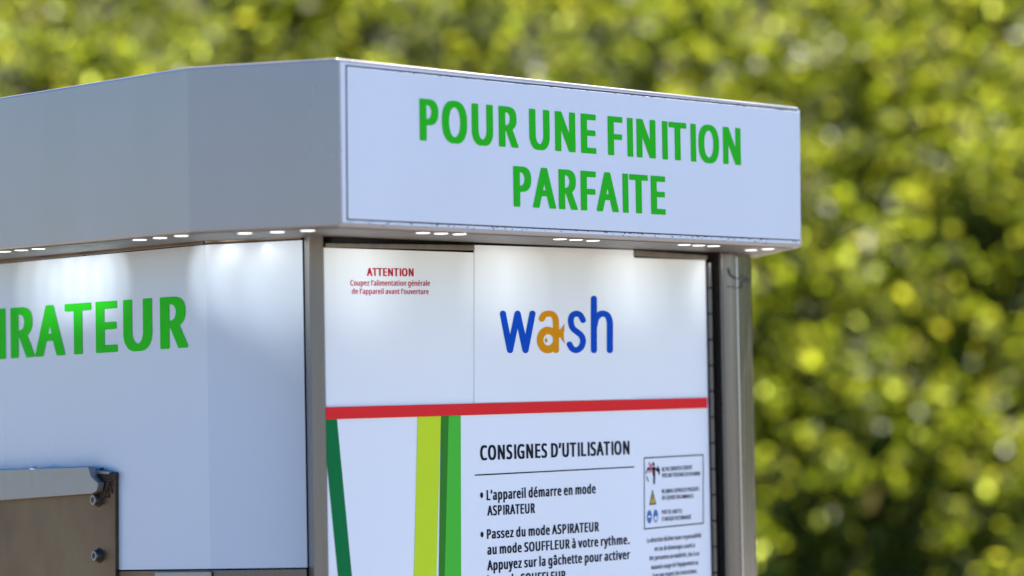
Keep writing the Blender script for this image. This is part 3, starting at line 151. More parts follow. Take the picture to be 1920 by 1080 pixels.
LOGO = json.loads(r'''{"blue":[[1112.6,554.6,1111.0,555.2,1109.6,556.2,1108.6,557.6,1108.1,559.4,1108.1,657.5,1108.6,659.3,1109.6,660.7,1111.1,661.7,1112.7,662.3,1114.8,662.3,1116.4,661.7,1117.8,660.7,1118.8,659.4,1119.4,657.8,1119.5,613.8,1120.2,612.1,1120.5,611.0,1122.3,601.6,1123.4,599.1,1124.5,597.5,1126.2,595.9,1128.7,594.0,1129.6,593.7,1130.8,593.7,1133.0,594.3,1134.1,595.0,1134.9,595.7,1136.0,597.8,1137.4,602.1,1137.9,605.2,1138.0,606.2,1138.0,615.7,1137.9,616.4,1138.0,618.2,1138.0,657.5,1138.6,659.3,1139.6,660.7,1141.0,661.7,1142.7,662.3,1144.7,662.3,1146.5,661.7,1147.9,660.7,1148.8,659.3,1149.4,657.6,1149.4,636.0,1149.6,635.3,1149.6,618.1,1149.4,616.4,1149.6,615.7,1149.6,605.9,1149.1,601.8,1148.6,599.4,1147.9,596.6,1146.7,593.3,1145.8,591.4,1144.3,589.0,1142.9,587.3,1141.5,586.1,1139.6,584.7,1137.8,583.8,1135.4,582.9,1132.7,582.3,1131.6,582.1,1128.7,582.2,1125.8,582.8,1124.6,583.2,1122.5,584.3,1119.9,586.1,1119.6,586.1,1119.4,559.1,1119.0,557.8,1118.5,557.0,1117.8,556.1,1116.6,555.2,1114.8,554.6],[941.9,582.5,940.6,582.9,939.9,583.4,939.0,584.0,938.3,584.9,937.9,585.6,937.4,587.1,937.4,589.2,950.8,657.8,951.2,659.1,951.7,659.9,952.4,660.7,953.6,661.7,955.4,662.3,957.3,662.3,958.2,662.1,959.3,661.7,960.5,660.7,961.5,659.4,962.0,658.4,970.0,619.6,970.6,616.7,970.8,616.6,971.3,618.2,979.7,657.2,980.3,659.1,981.6,660.9,982.8,661.7,984.4,662.3,986.4,662.3,987.3,662.1,988.3,661.7,989.6,660.7,990.5,659.4,991.2,657.6,998.7,618.2,1004.2,589.0,1004.2,587.1,1003.7,585.5,1002.7,584.1,1001.3,583.1,999.6,582.5,997.6,582.4,996.7,582.6,995.7,583.1,994.4,584.0,993.5,585.3,993.0,586.4,985.2,627.0,985.0,627.0,984.9,626.5,976.5,587.6,975.9,585.6,974.8,584.1,973.5,583.1,972.4,582.6,971.6,582.4,969.6,582.5,968.0,583.0,966.8,583.9,965.5,585.6,964.8,587.7,957.1,625.2,956.8,626.5,956.6,626.7,956.4,626.2,948.6,586.4,948.2,585.3,947.3,584.1,945.9,583.1,944.1,582.5],[1080.1,582.6,1077.0,583.2,1073.5,584.7,1070.5,586.8,1068.3,589.2,1066.8,591.9,1065.7,595.1,1065.1,598.5,1065.0,600.6,1065.1,604.7,1065.9,609.2,1066.5,611.6,1068.1,615.9,1069.8,618.7,1072.1,621.4,1083.7,630.5,1084.9,631.5,1086.0,632.9,1086.8,634.7,1087.8,637.9,1087.9,639.6,1087.8,641.2,1087.1,643.9,1085.8,647.0,1084.8,648.4,1082.4,650.4,1080.6,651.2,1079.7,651.2,1078.7,650.8,1076.7,649.7,1075.7,648.3,1073.2,643.4,1072.3,642.0,1071.1,641.0,1069.3,640.3,1067.0,640.3,1065.5,640.8,1064.3,641.7,1063.5,642.7,1062.8,644.4,1062.7,646.5,1063.2,648.0,1066.6,654.5,1068.2,656.7,1070.3,658.7,1073.6,660.6,1076.4,661.7,1079.0,662.1,1081.5,662.1,1082.4,662.0,1083.4,661.8,1086.2,660.8,1089.5,658.8,1091.0,657.6,1093.3,655.4,1095.0,653.0,1096.8,649.5,1098.1,645.3,1098.7,641.8,1098.9,639.7,1098.7,637.3,1098.0,633.3,1096.9,630.4,1095.4,627.4,1093.8,625.0,1090.5,621.9,1080.1,613.8,1078.5,612.0,1077.6,610.2,1077.0,608.4,1076.1,604.1,1075.9,600.9,1076.1,599.3,1076.6,597.0,1077.0,595.9,1077.5,595.3,1078.5,594.5,1079.7,593.9,1081.5,593.6,1083.4,594.2,1084.1,594.7,1084.9,595.7,1088.0,601.9,1089.2,603.9,1090.4,604.9,1092.3,605.7,1094.5,605.7,1096.0,605.1,1097.2,604.2,1098.0,603.3,1098.7,601.5,1098.7,599.4,1098.3,597.9,1094.8,591.0,1093.6,589.0,1091.6,586.7,1089.2,584.9,1086.8,583.7,1083.4,582.8,1082.1,582.6]],"orange":[[1028.1,582.5,1025.2,582.8,1021.0,583.8,1018.1,585.3,1016.0,586.9,1014.8,588.3,1013.5,590.4,1010.6,595.9,1010.4,596.7,1010.4,598.5,1010.6,599.4,1011.6,601.2,1013.0,602.4,1014.2,603.0,1015.0,603.2,1017.0,603.2,1017.8,603.0,1019.0,602.4,1020.4,601.2,1021.7,599.1,1023.4,595.7,1023.9,595.0,1024.4,594.6,1026.2,594.0,1029.2,593.7,1031.9,594.0,1033.3,594.6,1034.2,595.3,1035.1,596.6,1035.9,598.1,1036.5,600.1,1037.0,605.0,1037.0,608.6,1037.1,609.3,1037.0,615.6,1036.7,615.6,1035.1,614.6,1033.5,613.9,1032.1,613.5,1029.2,612.8,1025.3,612.8,1024.1,613.0,1021.0,613.9,1018.1,615.4,1016.0,616.8,1013.6,619.0,1011.7,621.5,1010.0,624.1,1008.7,627.1,1008.0,629.3,1007.3,631.9,1006.9,635.0,1006.9,640.4,1007.3,643.4,1008.0,645.9,1008.7,648.1,1009.7,650.5,1011.7,653.8,1013.6,656.1,1015.1,657.7,1016.7,659.0,1019.1,660.5,1021.0,661.4,1024.1,662.2,1025.3,662.4,1027.1,662.4,1029.3,662.4,1032.1,661.8,1034.8,660.8,1037.5,659.2,1037.8,659.4,1038.3,660.1,1039.3,661.1,1040.9,662.0,1041.8,662.1,1043.6,662.1,1044.4,662.0,1046.1,661.1,1047.1,660.0,1048.0,658.4,1048.2,657.5,1048.2,633.9,1048.7,633.3,1050.1,632.2,1050.4,632.2,1050.5,632.3,1054.2,637.9,1058.7,644.2,1059.0,644.5,1059.1,644.4,1057.7,636.0,1056.9,626.1,1058.4,617.5,1058.6,612.3,1058.9,608.7,1058.8,606.8,1058.5,607.0,1054.7,613.2,1050.9,617.5,1050.4,617.6,1048.6,616.5,1048.4,616.0,1048.2,604.7,1047.8,599.3,1046.7,594.8,1046.0,593.0,1044.6,590.5,1042.9,588.1,1041.2,586.5,1039.0,584.9,1037.5,584.1,1035.0,583.2,1032.7,582.8,1029.3,582.4],[1026.6,626.8,1029.6,626.8,1031.4,627.4,1033.2,628.4,1034.2,629.3,1035.4,630.8,1036.3,632.4,1037.1,634.8,1037.1,639.9,1036.6,641.5,1035.9,643.1,1034.2,645.4,1033.2,646.2,1031.4,647.3,1029.6,647.9,1027.0,647.9,1026.1,647.7,1024.0,646.9,1023.0,646.1,1021.4,644.6,1020.4,643.1,1019.4,640.6,1019.1,639.0,1019.0,635.9,1019.2,634.7,1020.0,632.4,1020.9,630.8,1022.1,629.3,1023.7,628.0,1025.2,627.2],[1023.7,634.2,1022.9,634.8,1022.2,636.3,1022.0,637.2,1022.0,639.4,1022.3,640.6,1023.1,641.8,1023.9,642.3,1024.9,642.2,1025.7,641.6,1026.4,640.1,1026.6,639.3,1026.6,637.0,1026.2,635.9,1025.5,634.6,1024.7,634.2]]}''')

def fill(loops):
    """outline loops with holes -> (verts, faces) as a flat fill"""
    cu = bpy.data.curves.new('fill', 'CURVE'); cu.dimensions = '2D'; cu.fill_mode = 'BOTH'
    for lp in loops:
        sp = cu.splines.new('POLY'); sp.points.add(len(lp)-1); sp.use_cyclic_u = True
        for p, (x, y) in zip(sp.points, lp): p.co = (x, y, 0, 1)
    o = bpy.data.objects.new('fill', cu)
    me = bpy.data.meshes.new_from_object(o)
    v = [tuple(x.co[:2]) for x in me.vertices]; f = [tuple(p.vertices) for p in me.polygons]
    bpy.data.objects.remove(o); bpy.data.curves.remove(cu); bpy.data.meshes.remove(me)
    return v, f

_GC = {}
def glyph(ch, st):
    k = (ch, st)
    if k not in _GC:
        adv, polys = GLY[st][ch]
        loops = [[(p[i]/1000, p[i+1]/1000) for i in range(0, len(p), 2)] for p in polys]
        _GC[k] = (adv/1000, fill(loops) if loops else ([], []), min((x for l in loops for x, _ in l), default=0), max((x for l in loops for x, _ in l), default=0))
    return _GC[k]

def lettering(name, parent, material, pl, off, lines):
    """lines: (text, style, (x0, baseline0), (x1, baseline1), cap0, cap1); lead = text before x0 on the same scale"""
    V, F = [], []
    for ln in lines:
        s, st, a, b, c0, c1 = ln[:6]; lead = ln[6] if len(ln) > 6 else ''
        u0, z0 = pl.uz(*a, off); u1, z1 = pl.uz(*b, off)
        h0 = pl.uz(a[0], a[1]-c0, off)[1]-z0; h1 = pl.uz(b[0], b[1]-c1, off)[1]-z1
        x0 = glyph(s[0], st)[2]; pen = 0
        for ch in s[:-1]: pen += glyph(ch, st)[0]
        W = pen+glyph(s[-1], st)[3]-x0
        pen = -x0 - sum(glyph(ch, st)[0] for ch in lead)
        for ch in lead+s:
            adv, (gv, gf), _, _ = glyph(ch, st); k = len(V)
            for x, y in gv:
                t = (pen+x)/W
                V.append(pl.w(u0+(u1-u0)*t, z0+(z1-z0)*t+y*(h0+(h1-h0)*t), off))
            F += [tuple(i+k for i in f) for f in gf]; pen += adv
    me = bpy.data.meshes.new(name); me.from_pydata([tuple(v) for v in V], [], F); me.update()
    return link(name, me, material, parent)

def logo_part(name, parent, material, pl, off, key, pick=None):
    loops = [[pl.uz(l[i], l[i+1], off) for i in range(0, len(l), 2)] for l in (LOGO[key] if pick is None else [LOGO[key][pick]])]
    v, f = fill(loops)
    me = bpy.data.meshes.new(name); me.from_pydata([tuple(pl.w(u, z, off)) for u, z in v], [], f); me.update()
    return link(name, me, material, parent)

def empty(name, loc, label, cat):
    o = bpy.data.objects.new(name, None); COL.objects.link(o); o.location = loc; o.empty_display_size = .2
    o['label'] = label; o['category'] = cat; return o

# ------------------------------------------------------------------ materials
M = {}
M['header'] = mat('header_enamel', (.415, .36, .335), .33, .5, bump=.02, scale=3.2, stretch=(1, 1, .2), var=.16, rvar=.06)
M['sign_white'] = mat('sign_white', (.80, .79, .78), .42, bump=.01, scale=3.5, stretch=(1, 1, .4), var=.035)
M['panel_white_shaded'] = mat('panel_white_shaded', (.57, .605, .655), .28, coat=.15, coat_rough=.12, bump=.02, scale=2.5, stretch=(1, 1, .35), var=.05, rvar=.05)  # white like the door; the left side's shade is put into this colour
M['door_white'] = mat('door_white', (.88, .88, .88), .32, coat=.5, coat_rough=.03, bump=.012, scale=3, stretch=(1, 1, .35), var=.03, rvar=.04)
M['steel'] = mat('brushed_steel', (.135, .12, .112), .28, .8, bump=.05, scale=90, stretch=(1, 1, .04), var=.10, rvar=.08)
M['steel_dark'] = mat('weathered_steel', (.21, .18, .145), .42, .85, bump=.08, scale=60, stretch=(1, 1, .05), var=.3, rvar=.1)
M['steel_brown'] = mat('stained_steel', (.17, .118, .066), .38, .75, bump=.03, scale=6, stretch=(1, 1, .75), var=.6, rvar=.12, col2=(.06, .036, .022))
M['post'] = mat('post_steel', (.185, .162, .138), .38, .75, bump=.06, scale=80, stretch=(1, 1, .04), var=.2, rvar=.08)
M['soffit'] = mat('soffit_steel', (.20, .175, .15), .45, .5, bump=.04, scale=30, var=.3, rvar=.08)
M['cable'] = mat('old_cable', (.055, .048, .045), .8)
M['highlight'] = mat('edge_highlight_steel', (.52, .50, .50), .22, .9, bump=.05, scale=60, stretch=(1, 1, .05), rvar=.08)
M['core'] = mat('dark_cavity', (.015, .014, .013), .7)
M['gasket'] = mat('dark_seal', (.055, .055, .065), .6)
M['dirt'] = mat('dirt', (.10, .085, .075), .9)
M['rust'] = mat('rust', (.075, .038, .02), .9, bump=.7, scale=220, var=.7, col2=(.018, .010, .007))
M['bolt'] = mat('bolt_steel', (.20, .19, .18), .34, .85, bump=.1, scale=300)
M['socket'] = mat('socket_black', (.01, .01, .01), .6)
M['chrome'] = mat('screw_zinc', (.75, .76, .78), .16, 1.)
M['galv'] = mat('galvanised_sheet', (.30, .295, .285), .40, .7, bump=.05, scale=30, var=.22, rvar=.1)
M['green'] = mat('green_vinyl', (.024, .52, .012), .5, spec=.04)
M['red'] = mat('red_vinyl', (.90, .035, .035), .5, spec=.02)
M['red_ink'] = mat('red_ink', (.55, .015, .035), .5, spec=.04)
M['dgreen'] = mat('dark_green_vinyl', (.006, .19, .05), .5, spec=.04)
M['lime'] = mat('lime_vinyl', (.68, .82, .03), .5, spec=.04)
M['mgreen'] = mat('mid_green_vinyl', (.045, .24, .022), .5, spec=.04)
M['lgreen'] = mat('light_green_vinyl', (.09, .56, .045), .5, spec=.04)
M['ink'] = mat('black_ink', (.016, .017, .02), .5, spec=.04)
M['ink_soft'] = mat('grey_ink', (.014, .015, .018), .5, spec=.04)
M['blue'] = mat('blue_vinyl', (.001, .075, .50), .5, spec=.04)
M['orange'] = mat('orange_vinyl', (.82, .31, .001), .5, spec=.04)
M['picto_blue'] = mat('picto_blue', (.004, .13, .38), .4)
M['picto_yellow'] = mat('picto_yellow', (.68, .43, .005), .4)
M['picto_red'] = mat('picto_red', (.70, .06, .12), .4)
M['led'] = mat('led_lens', (1, .98, .95), .3, emit=.4)

# ------------------------------------------------------------------ ground
def ground_mat():
    mm = bpy.data.materials.new('worn_asphalt'); mm.use_nodes = True; n = mm.node_tree; p = n.nodes['Principled BSDF']; L = n.links.new
    tc = n.nodes.new('ShaderNodeTexCoord')
    a = n.nodes.new('ShaderNodeTexNoise'); a.inputs['Scale'].default_value = .35; a.inputs['Detail'].default_value = 8
    b = n.nodes.new('ShaderNodeTexNoise'); b.inputs['Scale'].default_value = 45; b.inputs['Detail'].default_value = 6
    L(tc.outputs['Object'], a.inputs['Vector']); L(tc.outputs['Object'], b.inputs['Vector'])
    r = n.nodes.new('ShaderNodeValToRGB'); r.color_ramp.elements[0].color = (.075, .068, .06, 1); r.color_ramp.elements[1].color = (.15, .138, .12, 1)
    mx = n.nodes.new('ShaderNodeMath'); mx.operation = 'MULTIPLY_ADD'; mx.inputs[1].default_value = .5
    L(b.outputs['Fac'], mx.inputs[0]); L(a.outputs['Fac'], mx.inputs[2])
    sb = n.nodes.new('ShaderNodeMath'); sb.operation = 'SUBTRACT'; sb.inputs[1].default_value = .25; L(mx.outputs[0], sb.inputs[0])
    L(sb.outputs[0], r.inputs['Fac']); L(r.outputs[0], p.inputs['Base Color']); p.inputs['Roughness'].default_value = .85
    bp = n.nodes.new('ShaderNodeBump'); bp.inputs['Strength'].default_value = .3; L(b.outputs['Fac'], bp.inputs['Height']); L(bp.outputs[0], p.inputs['Normal'])
    return mm
bm = bmesh.new(); bmesh.ops.create_grid(bm, x_segments=8, y_segments=8, size=600)
g = from_bm('ground', bm, ground_mat()); g['kind'] = 'structure'; g['label'] = 'worn asphalt forecourt around the station'

# ------------------------------------------------------------------ vacuum station: planes
C, E, R = (-.304, 5.80), (-.580, 5.914), (.619, 6.975)
FH = Plane(C, R); AH = Plane(C, E)
bh = Vector((-.427, .529, 0)).normalized(); Lf = (E[0]+bh.x*1.05, E[1]+bh.y*1.05); BH = Plane(E, Lf)
FB = Plane((-.348, 6.101), (.423, 7.082))
AB = Plane((-.391, 6.148), (-.579, 6.205))
bb = (-.579-.602*1.0, 6.205+.799*1.0); BB = Plane((-.579, 6.205), bb)
ZB, ZT = 1.6+.3065, 1.6+.6066

st = empty('vacuum_station', (.05, 6.9, 0), 'white and steel self-service vacuum station with green lettering on its lit overhanging header', 'vacuum station')
def part(name, bm, material, parent=None, **k):
    o = from_bm(name, bm, material, None, **k); par = parent or st
    o.parent = par
    o.matrix_parent_inverse = Matrix.Translation(-st.location) if par is st else Matrix.Identity(4)
    return o
def adopt(o, par):
    o.parent = par
    if par is st: o.matrix_parent_inverse = Matrix.Translation(-st.location)
    return o

# header shell ------------------------------------------------------
plan = [C, R, (R[0]-.06, R[1]+.45), (Lf[0]+.45, Lf[1]+.75), Lf, E]
bm = bmesh.new(); prism(bm, plan, ZB, ZT)
header = part('header', bm, M['header'], bevel=.0045, seg=3)

_e = .013
def _corner(p, q, o):
    a = p.w(0, 0, o); b = q.w(0, 0, o); d, e = p.d, q.d
    t = ((b.x-a.x)*e.y-(b.y-a.y)*e.x)/(d.x*e.y-d.y*e.x); v = a+d*t; return (v.x, v.y)
sof = [_corner(FH, AH, -_e), (FH.w(FH.len-.014, 0, -_e).x, FH.w(FH.len-.014, 0, -_e).y), (plan[2][0]-.02, plan[2][1]-.02), (plan[3][0], plan[3][1]-.02),
       (BH.w(1.03, 0, -_e).x, BH.w(1.03, 0, -_e).y), _corner(AH, BH, -_e)]
bm = bmesh.new(); prism(bm, sof, ZB-.002, ZB+.01)
part('soffit', bm, M['soffit'], header)

# sign plate set in a dark seal on the header front
sgn = [(650, 125), (1497.5, 209.5), (1499, 449.5), (652, 410)]
bm = bmesh.new()
uz = [FH.uz(x, y, 0) for x, y in sgn]
plate_uz(bm, FH, uz, -.004, .0012)
sign = part('sign_panel', bm, M['sign_white'], header, bevel=.0006, seg=1)
uo = [(uz[0][0]-.0042, uz[0][1]+.0034), (uz[1][0]+.0036, uz[1][1]+.0034), (uz[2][0]+.0036, uz[2][1]-.0028), (uz[3][0]-.0042, uz[3][1]-.0028)]
bm = bmesh.new(); plate_uz(bm, FH, uo, -.004, .0005); part('seal', bm, M['gasket'], header)
# frame faces of the header front, bright like the sign
def ring(bm, pl, outer, inner, o0, o1):
    n = len(outer)
    for i in range(n):
        j = (i+1) % n
        plate_uz(bm, pl, [outer[i], outer[j], inner[j], inner[i]], o0, o1)
zq0, zq1 = ZB+.0075, ZT-.007
bm = bmesh.new()
ring(bm, FH, [(.008, zq1), (FH.len-.007, zq1), (FH.len-.007, zq0), (.008, zq0)], uo, -.002, .0006)
bmesh.ops.remove_doubles(bm, verts=bm.verts[:], dist=.0002)
part('front_frame', bm, M['sign_white'], header)
bm = bmesh.new()
for i in range(150):                                     # grit collected along the lower seal
    t = random.random()**.9; x = 650+t*845; y = 412.5+(x-652)*.0466+random.uniform(-1.5, 3.5)
    if random.random() < .35: y += random.uniform(0, 4)
    u, z = FH.uz(x, y, 0); a, b = random.uniform(.0005, .0042), random.uniform(.0004, .0012)
    k = [(u-a, z-b*.3), (u-a*.2, z-b), (u+a, z-b*.4), (u+a*.5, z+b), (u-a*.6, z+b*.8)]
    plate_uz(bm, FH, k, -.001, .0007 if z < uz[3][1]-.002 else .0016)
for i in range(40):
    t = random.random(); x = 700+t*790; y = 124+(x-650)*.0997+random.uniform(-2, 1)
    u, z = FH.uz(x, y, 0); a, b = random.uniform(.001, .006), random.uniform(.0003, .0009)
    plate_uz(bm, FH, [(u-a, z), (u, z-b), (u+a, z), (u, z+b)], -.001, .0017)
part('dirt', bm, M['dirt'], header)['kind'] = 'stuff'
o = lettering('lettering', sign, M['green'], FH, .0018, [
    ('POUR UNE FINITION', 'B', (787.4, 263.3), (1389.8, 310), 79, 69.3),
    ('PARFAITE', 'B', (963.5, 387.4), (1248.5, 403), 76.3, 72)])

# leds under the header
LED = [[(-92, 481), (-54, 478), (-14, 475.5)], [(8, 473.5), (40, 471), (72, 468.5)], [(262, 451.5), (300, 448), (340, 444)], [(459, 439.3), (520, 437), (577, 434.3)],
       [(793, 438.6), (827, 439.7), (862, 441)], [(1050, 450.3), (1080, 451.5), (1112, 453)], [(1283, 460.6), (1310, 461.8), (1338, 463)], [(1408, 470.5), (1440, 468.5)]]
led_first = None
LP = []
for gi, grp in enumerate(LED):
    for x, y in grp:
        q = floor_hit(x, y, ZB-.004); LP.append((gi, q))
        if led_first is None:
            bm = bmesh.new(); cyl(bm, (0, 0, .004), (0, 0, -.0006), .0135, .0132); dome(bm, (0, 0, -.0006), (0, 0, -1), .0132, .0008)
            led_first = part('led_lamp', bm, M['led'], header, smooth=False); led_first.location = (q.x, q.y, ZB-.002)
        else:
            d = led_first.copy(); COL.objects.link(d); d.parent = header; d.location = (q.x, q.y, ZB-.002)
# header carries the parent inverse, so its children live in world-like coordinates already
for gi, q in LP:
    near = FB if gi >= 4 else (AB if gi == 3 else BB)
    l = bpy.data.lights.new('led_beam', 'SPOT'); l.energy = .12*(.36 if gi >= 4 else (.62 if gi == 3 else 1.15)); l.spot_size = math.radians(60); l.spot_blend = .75; l.shadow_soft_size = 0
    l.color = (.86, .94, 1.0)
    lo = bpy.data.objects.new('led_beam', l); COL.objects.link(lo)
    lo.location = (q.x, q.y, ZB-.0082)
    t = near.w((q-near.a).dot(near.d), ZB-(.075 if gi >= 4 else .06)); d = (t-lo.location).normalized()
    lo.rotation_euler = (-d).to_track_quat('Z', 'Y').to_euler()
    adopt(lo, st)

# cabinet body: dark core behind the panels -------------------------
def off(pl, u, o): q = pl.w(u, 0, o); return (q.x, q.y)
def isect(p, po, q, qo):
    a = p.w(0, 0, po); b = q.w(0, 0, qo); d, e = p.d, q.d
    den = d.x*e.y-d.y*e.x; t = ((b.x-a.x)*e.y-(b.y-a.y)*e.x)/den; r = a+d*t; return (r.x, r.y)
ci = isect(FB, -.03, AB, -.03); ei = isect(AB, -.03, BB, -.03)
body_plan = [ci, off(FB, FB.len+.03, -.03), (.47, 7.45), off(BB, 1.0, -.75), off(BB, 1.0, -.03), ei]
bm = bmesh.new(); prism(bm, body_plan, .0, ZB+.002)
body = part('cabinet_core', bm, M['core'])

# posts
kz = FB.uz(583, 700, .014)[0]; k0 = FB.w(kz, 0, .014); k1 = FB.w(FB.uz(609, 700, .014)[0], 0, .014)
k2 = FB.w(FB.uz(611, 700, -.03)[0], 0, -.03); a1 = AB.w(AB.uz(573.5, 700, .001)[0], 0, .001); a2 = AB.w(AB.uz(573.5, 700, .001)[0]-.002, 0, -.03)
bm = bmesh.new(); prism(bm, [(v.x, v.y) for v in (k0, k1, k2, a2, a1)], 0, ZB+.001)
part('corner_post', bm, M['post'], bevel=.0012)
p0 = FB.w(FB.uz(1340, 700, -.002)[0], 0, -.02); p1 = FB.w(FB.uz(1357, 700, .024)[0], 0, .024); p2 = FB.w(FB.uz(1386, 700, .024)[0], 0, .024)
p3 = p2 + Vector((.28, .96, 0))*.15; p4 = p3 + Vector((-.14, .02, 0))
p1b = FB.w(FB.uz(1357, 700, .024)[0]-.002, 0, -.02)
bm = bmesh.new(); prism(bm, [(v.x, v.y) for v in (p0, p1, p2, p3, p4)], 0, ZB+.001)
rpost = part('right_post', bm, M['steel'], bevel=.007, seg=4)
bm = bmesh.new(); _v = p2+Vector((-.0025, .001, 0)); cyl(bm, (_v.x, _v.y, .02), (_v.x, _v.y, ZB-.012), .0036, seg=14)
part('edge_highlight', bm, M['highlight'], rpost)  # added bright strip standing in for the highlight along the folded edge
PR = Plane((p2.x, p2.y), (p3.x, p3.y))

# front door with its vinyls ----------------------------------------
bm = bmesh.new(); du0 = FB.uz(610.5, 700, 0)[0]; du1 = FB.uz(1327, 700, 0)[0]
zl = FB.uz(611, 464, 0)[1]; zr = FB.uz(1327, 487.5, 0)[1]
plate_uz(bm, FB, [(du0, zl), (du1, zr), (du1, .35), (du0, .35)], -.02, 0)
door = part('front_door', bm, M['door_white'], bevel=.0012)
bm = bmesh.new()
plate(bm, FB, [(611, 455.5), (889.5, 459), (889.5, 469.5), (611, 463)], -.02, .004)
part('top_rail', bm, M['steel_dark'], bevel=.001); bm = bmesh.new()
plate(bm, FB, [(1189, 468.5), (1327, 478.5), (1327, 487), (1189, 480)], -.02, .004)
part('top_rail', bm, M['steel_dark'], bevel=.001)
bm = bmesh.new(); plate(bm, FB, [(890, 459), (1189, 468.5), (1189, 748), (890, 755.5)], -.001, .0022)
part('overlay_plate', bm, M['door_white'], door, bevel=.0007, seg=2)
def band(name, pts, m, o=.0006):
    bm = bmesh.new(); flat(bm, FB, pts, o); return part(name, bm, m, door)
def ext(p, q, y): t = (y-p[1])/(q[1]-p[1]); return (p[0]+(q[0]-p[0])*t, y)
band('red_stripe', [(611, 763.5), (1326.5, 745.5), (1326.5, 765), (611, 786.5)], M['red'], .0032)
band('dark_green_band', [(611, 786.5), (632, 786), ext((632, 786), (660, 1080), 1500), ext((611, 850), (634, 1080), 1500), (611, 850)], M['dgreen'])
band('lime_band', [(783, 781), (826.8, 780), ext((826.8, 780), (818.5, 1080), 1500), ext((783, 781), (776, 1080), 1500)], M['lime'])
band('mid_green_band', [(826.8, 780), (841.3, 779.5), ext((841.3, 779.5), (834, 1080), 1300), ext((826.8, 780), (822.8, 1080), 1300)], M['mgreen'])
band('light_green_band', [(841.3, 779.5), (864, 778.8), (865.5, 1300), ext((841.3, 779.5), (834, 1080), 1300)], M['lgreen'])
lettering('warning_lettering', door, M['red_ink'], FB, .0006, [
    ('ATTENTION', 'B', (688, 517.3), (775.8, 518.3), 14.9, 15),
    ('Coupez l’alimentation générale', 'R', (657.2, 535.5), (806.2, 536.2), 10.3, 10.3),
    ('de l’appareil avant l’ouverture', 'R', (660, 551), (804, 551.8), 10, 10)])
for k in range(len(LOGO['blue'])): logo_part('logo_letter', door, M['blue'], FB, .0028, 'blue', k)
logo_part('logo_fish', door, M['orange'], FB, .0028, 'orange')
lettering('title_lettering', door, M['ink'], FB, .0006, [('CONSIGNES D’UTILISATION', 'B', (900.7, 863.3), (1180.7, 852), 28, 25.6)])
band('title_rule', [(890.5, 889.8), (1189.3, 874.4), (1189.3, 876.6), (890.5, 892.2)], M['ink'])
txt = lettering('instruction_lettering', door, M['ink'], FB, .0006, [
    ('L’appareil démarre en mode', 'B', (912.7, 938.3), (1117.3, 925), 19.3, 17.6),
    ('ASPIRATEUR', 'B', (914, 967), (1003.5, 962), 18.7, 18.5)])
lettering('instruction_lettering', door, M['ink'], FB, .0006, [
    ('Passez du mode ASPIRATEUR', 'B', (913.3, 1010.7), (1123.3, 996.3), 18.3, 18),
    ('au mode SOUFFLEUR à votre rythme.', 'B', (914, 1040.3), (1180.7, 1020), 18.4, 17),
    ('Appuyez sur la gâchette pour activer', 'B', (914, 1070), (1181.5, 1048), 19, 17),
    ('le mode SOUFFLEUR', 'B', (914, 1099), (1061, 1088), 19, 18)])
def disc_px(bm, cx, cy, rx, ry, o, n=18):
    flat(bm, FB, [(cx+rx*math.cos(t), cy+ry*math.sin(t)) for t in [2*math.pi*i/n for i in range(n)]], o)
for bx, by in ((903.3, 928.5), (904, 1002.3)):
    bm = bmesh.new(); disc_px(bm, bx, by, 2.9, 5.4, .0006); part('bullet_mark', bm, M['ink'], door)
# safety notice
nb = []
def stick_line(bm, a, b, t, o=.0006):
    (x0, y0), (x1, y1) = a, b; L = math.hypot(x1-x0, y1-y0); nx, ny = -(y1-y0)/L*t/2, (x1-x0)/L*t/2
    flat(bm, FB, [(x0+nx, y0+ny), (x1+nx, y1+ny), (x1-nx, y1-ny), (x0-nx, y0-ny)], o)
bm = bmesh.new()
stick_line(bm, (1207.6, 858.8), (1319.2, 852.8), 2.2); stick_line(bm, (1207.6, 992), (1319.2, 981), 2.2)
stick_line(bm, (1208.2, 858), (1208.6, 993), 1.2, .0007); stick_line(bm, (1318.7, 852), (1318.9, 982), 1.2, .0007)
part('notice_frame', bm, M['ink'], door)
lettering('notice_lettering', door, M['ink_soft'], FB, .0006, [
    ('NE PAS ORIENTER CONDUIT', 'R', (1241.4, 884.2), (1298, 879.9), 8.2, 7.8), ('VERS UNE PERSONNE OU UN ANIMAL', 'R', (1241.4, 895.6), (1314, 891.2), 8, 7.6)])
lettering('notice_lettering', door, M['ink_soft'], FB, .0006, [
    ('NE JAMAIS ASPIRER DE PRODUITS', 'R', (1241.4, 925.4), (1311, 920.2), 8, 7.6), ('OU LIQUIDES INFLAMMABLES', 'R', (1241.4, 937.4), (1300.5, 933.6), 8, 7.6)])
lettering('notice_lettering', door, M['ink_soft'], FB, .0006, [
    ('PORT DE LUNETTES', 'R', (1241.4, 964.4), (1279, 962), 8, 7.8), ('ET MASQUE RECOMMANDÉ', 'R', (1241.4, 977.2), (1296, 973), 8, 7.6)])
lettering('liability_lettering', door, M['ink_soft'], FB, .0006, [
    ('La direction décline toute responsabilité', 'R', (1213.3, 1018), (1314.8, 1007.6), 9, 8.4), ('en cas de dommages causés à', 'R', (1227.7, 1033.4), (1302.8, 1026), 8.8, 8.4),
    ('des personnes ou matériels, dus à un', 'R', (1218, 1051), (1311, 1041.5), 8.8, 8.4), ('mauvais usage de l’équipement ou', 'R', (1221.5, 1068), (1309, 1058.4), 8.8, 8.4),
    ('à un non respect des instructions.', 'R', (1224, 1083.5), (1307.6, 1074.4), 8.8, 8.4)])
bm = bmesh.new()                                            # man turning a hose away from another figure
def pz(x, y): return (1180+x/4.154, 820+y/4.154)
def pp(bm, pts, o=.0006): flat(bm, FB, [pz(*p) for p in pts], o)
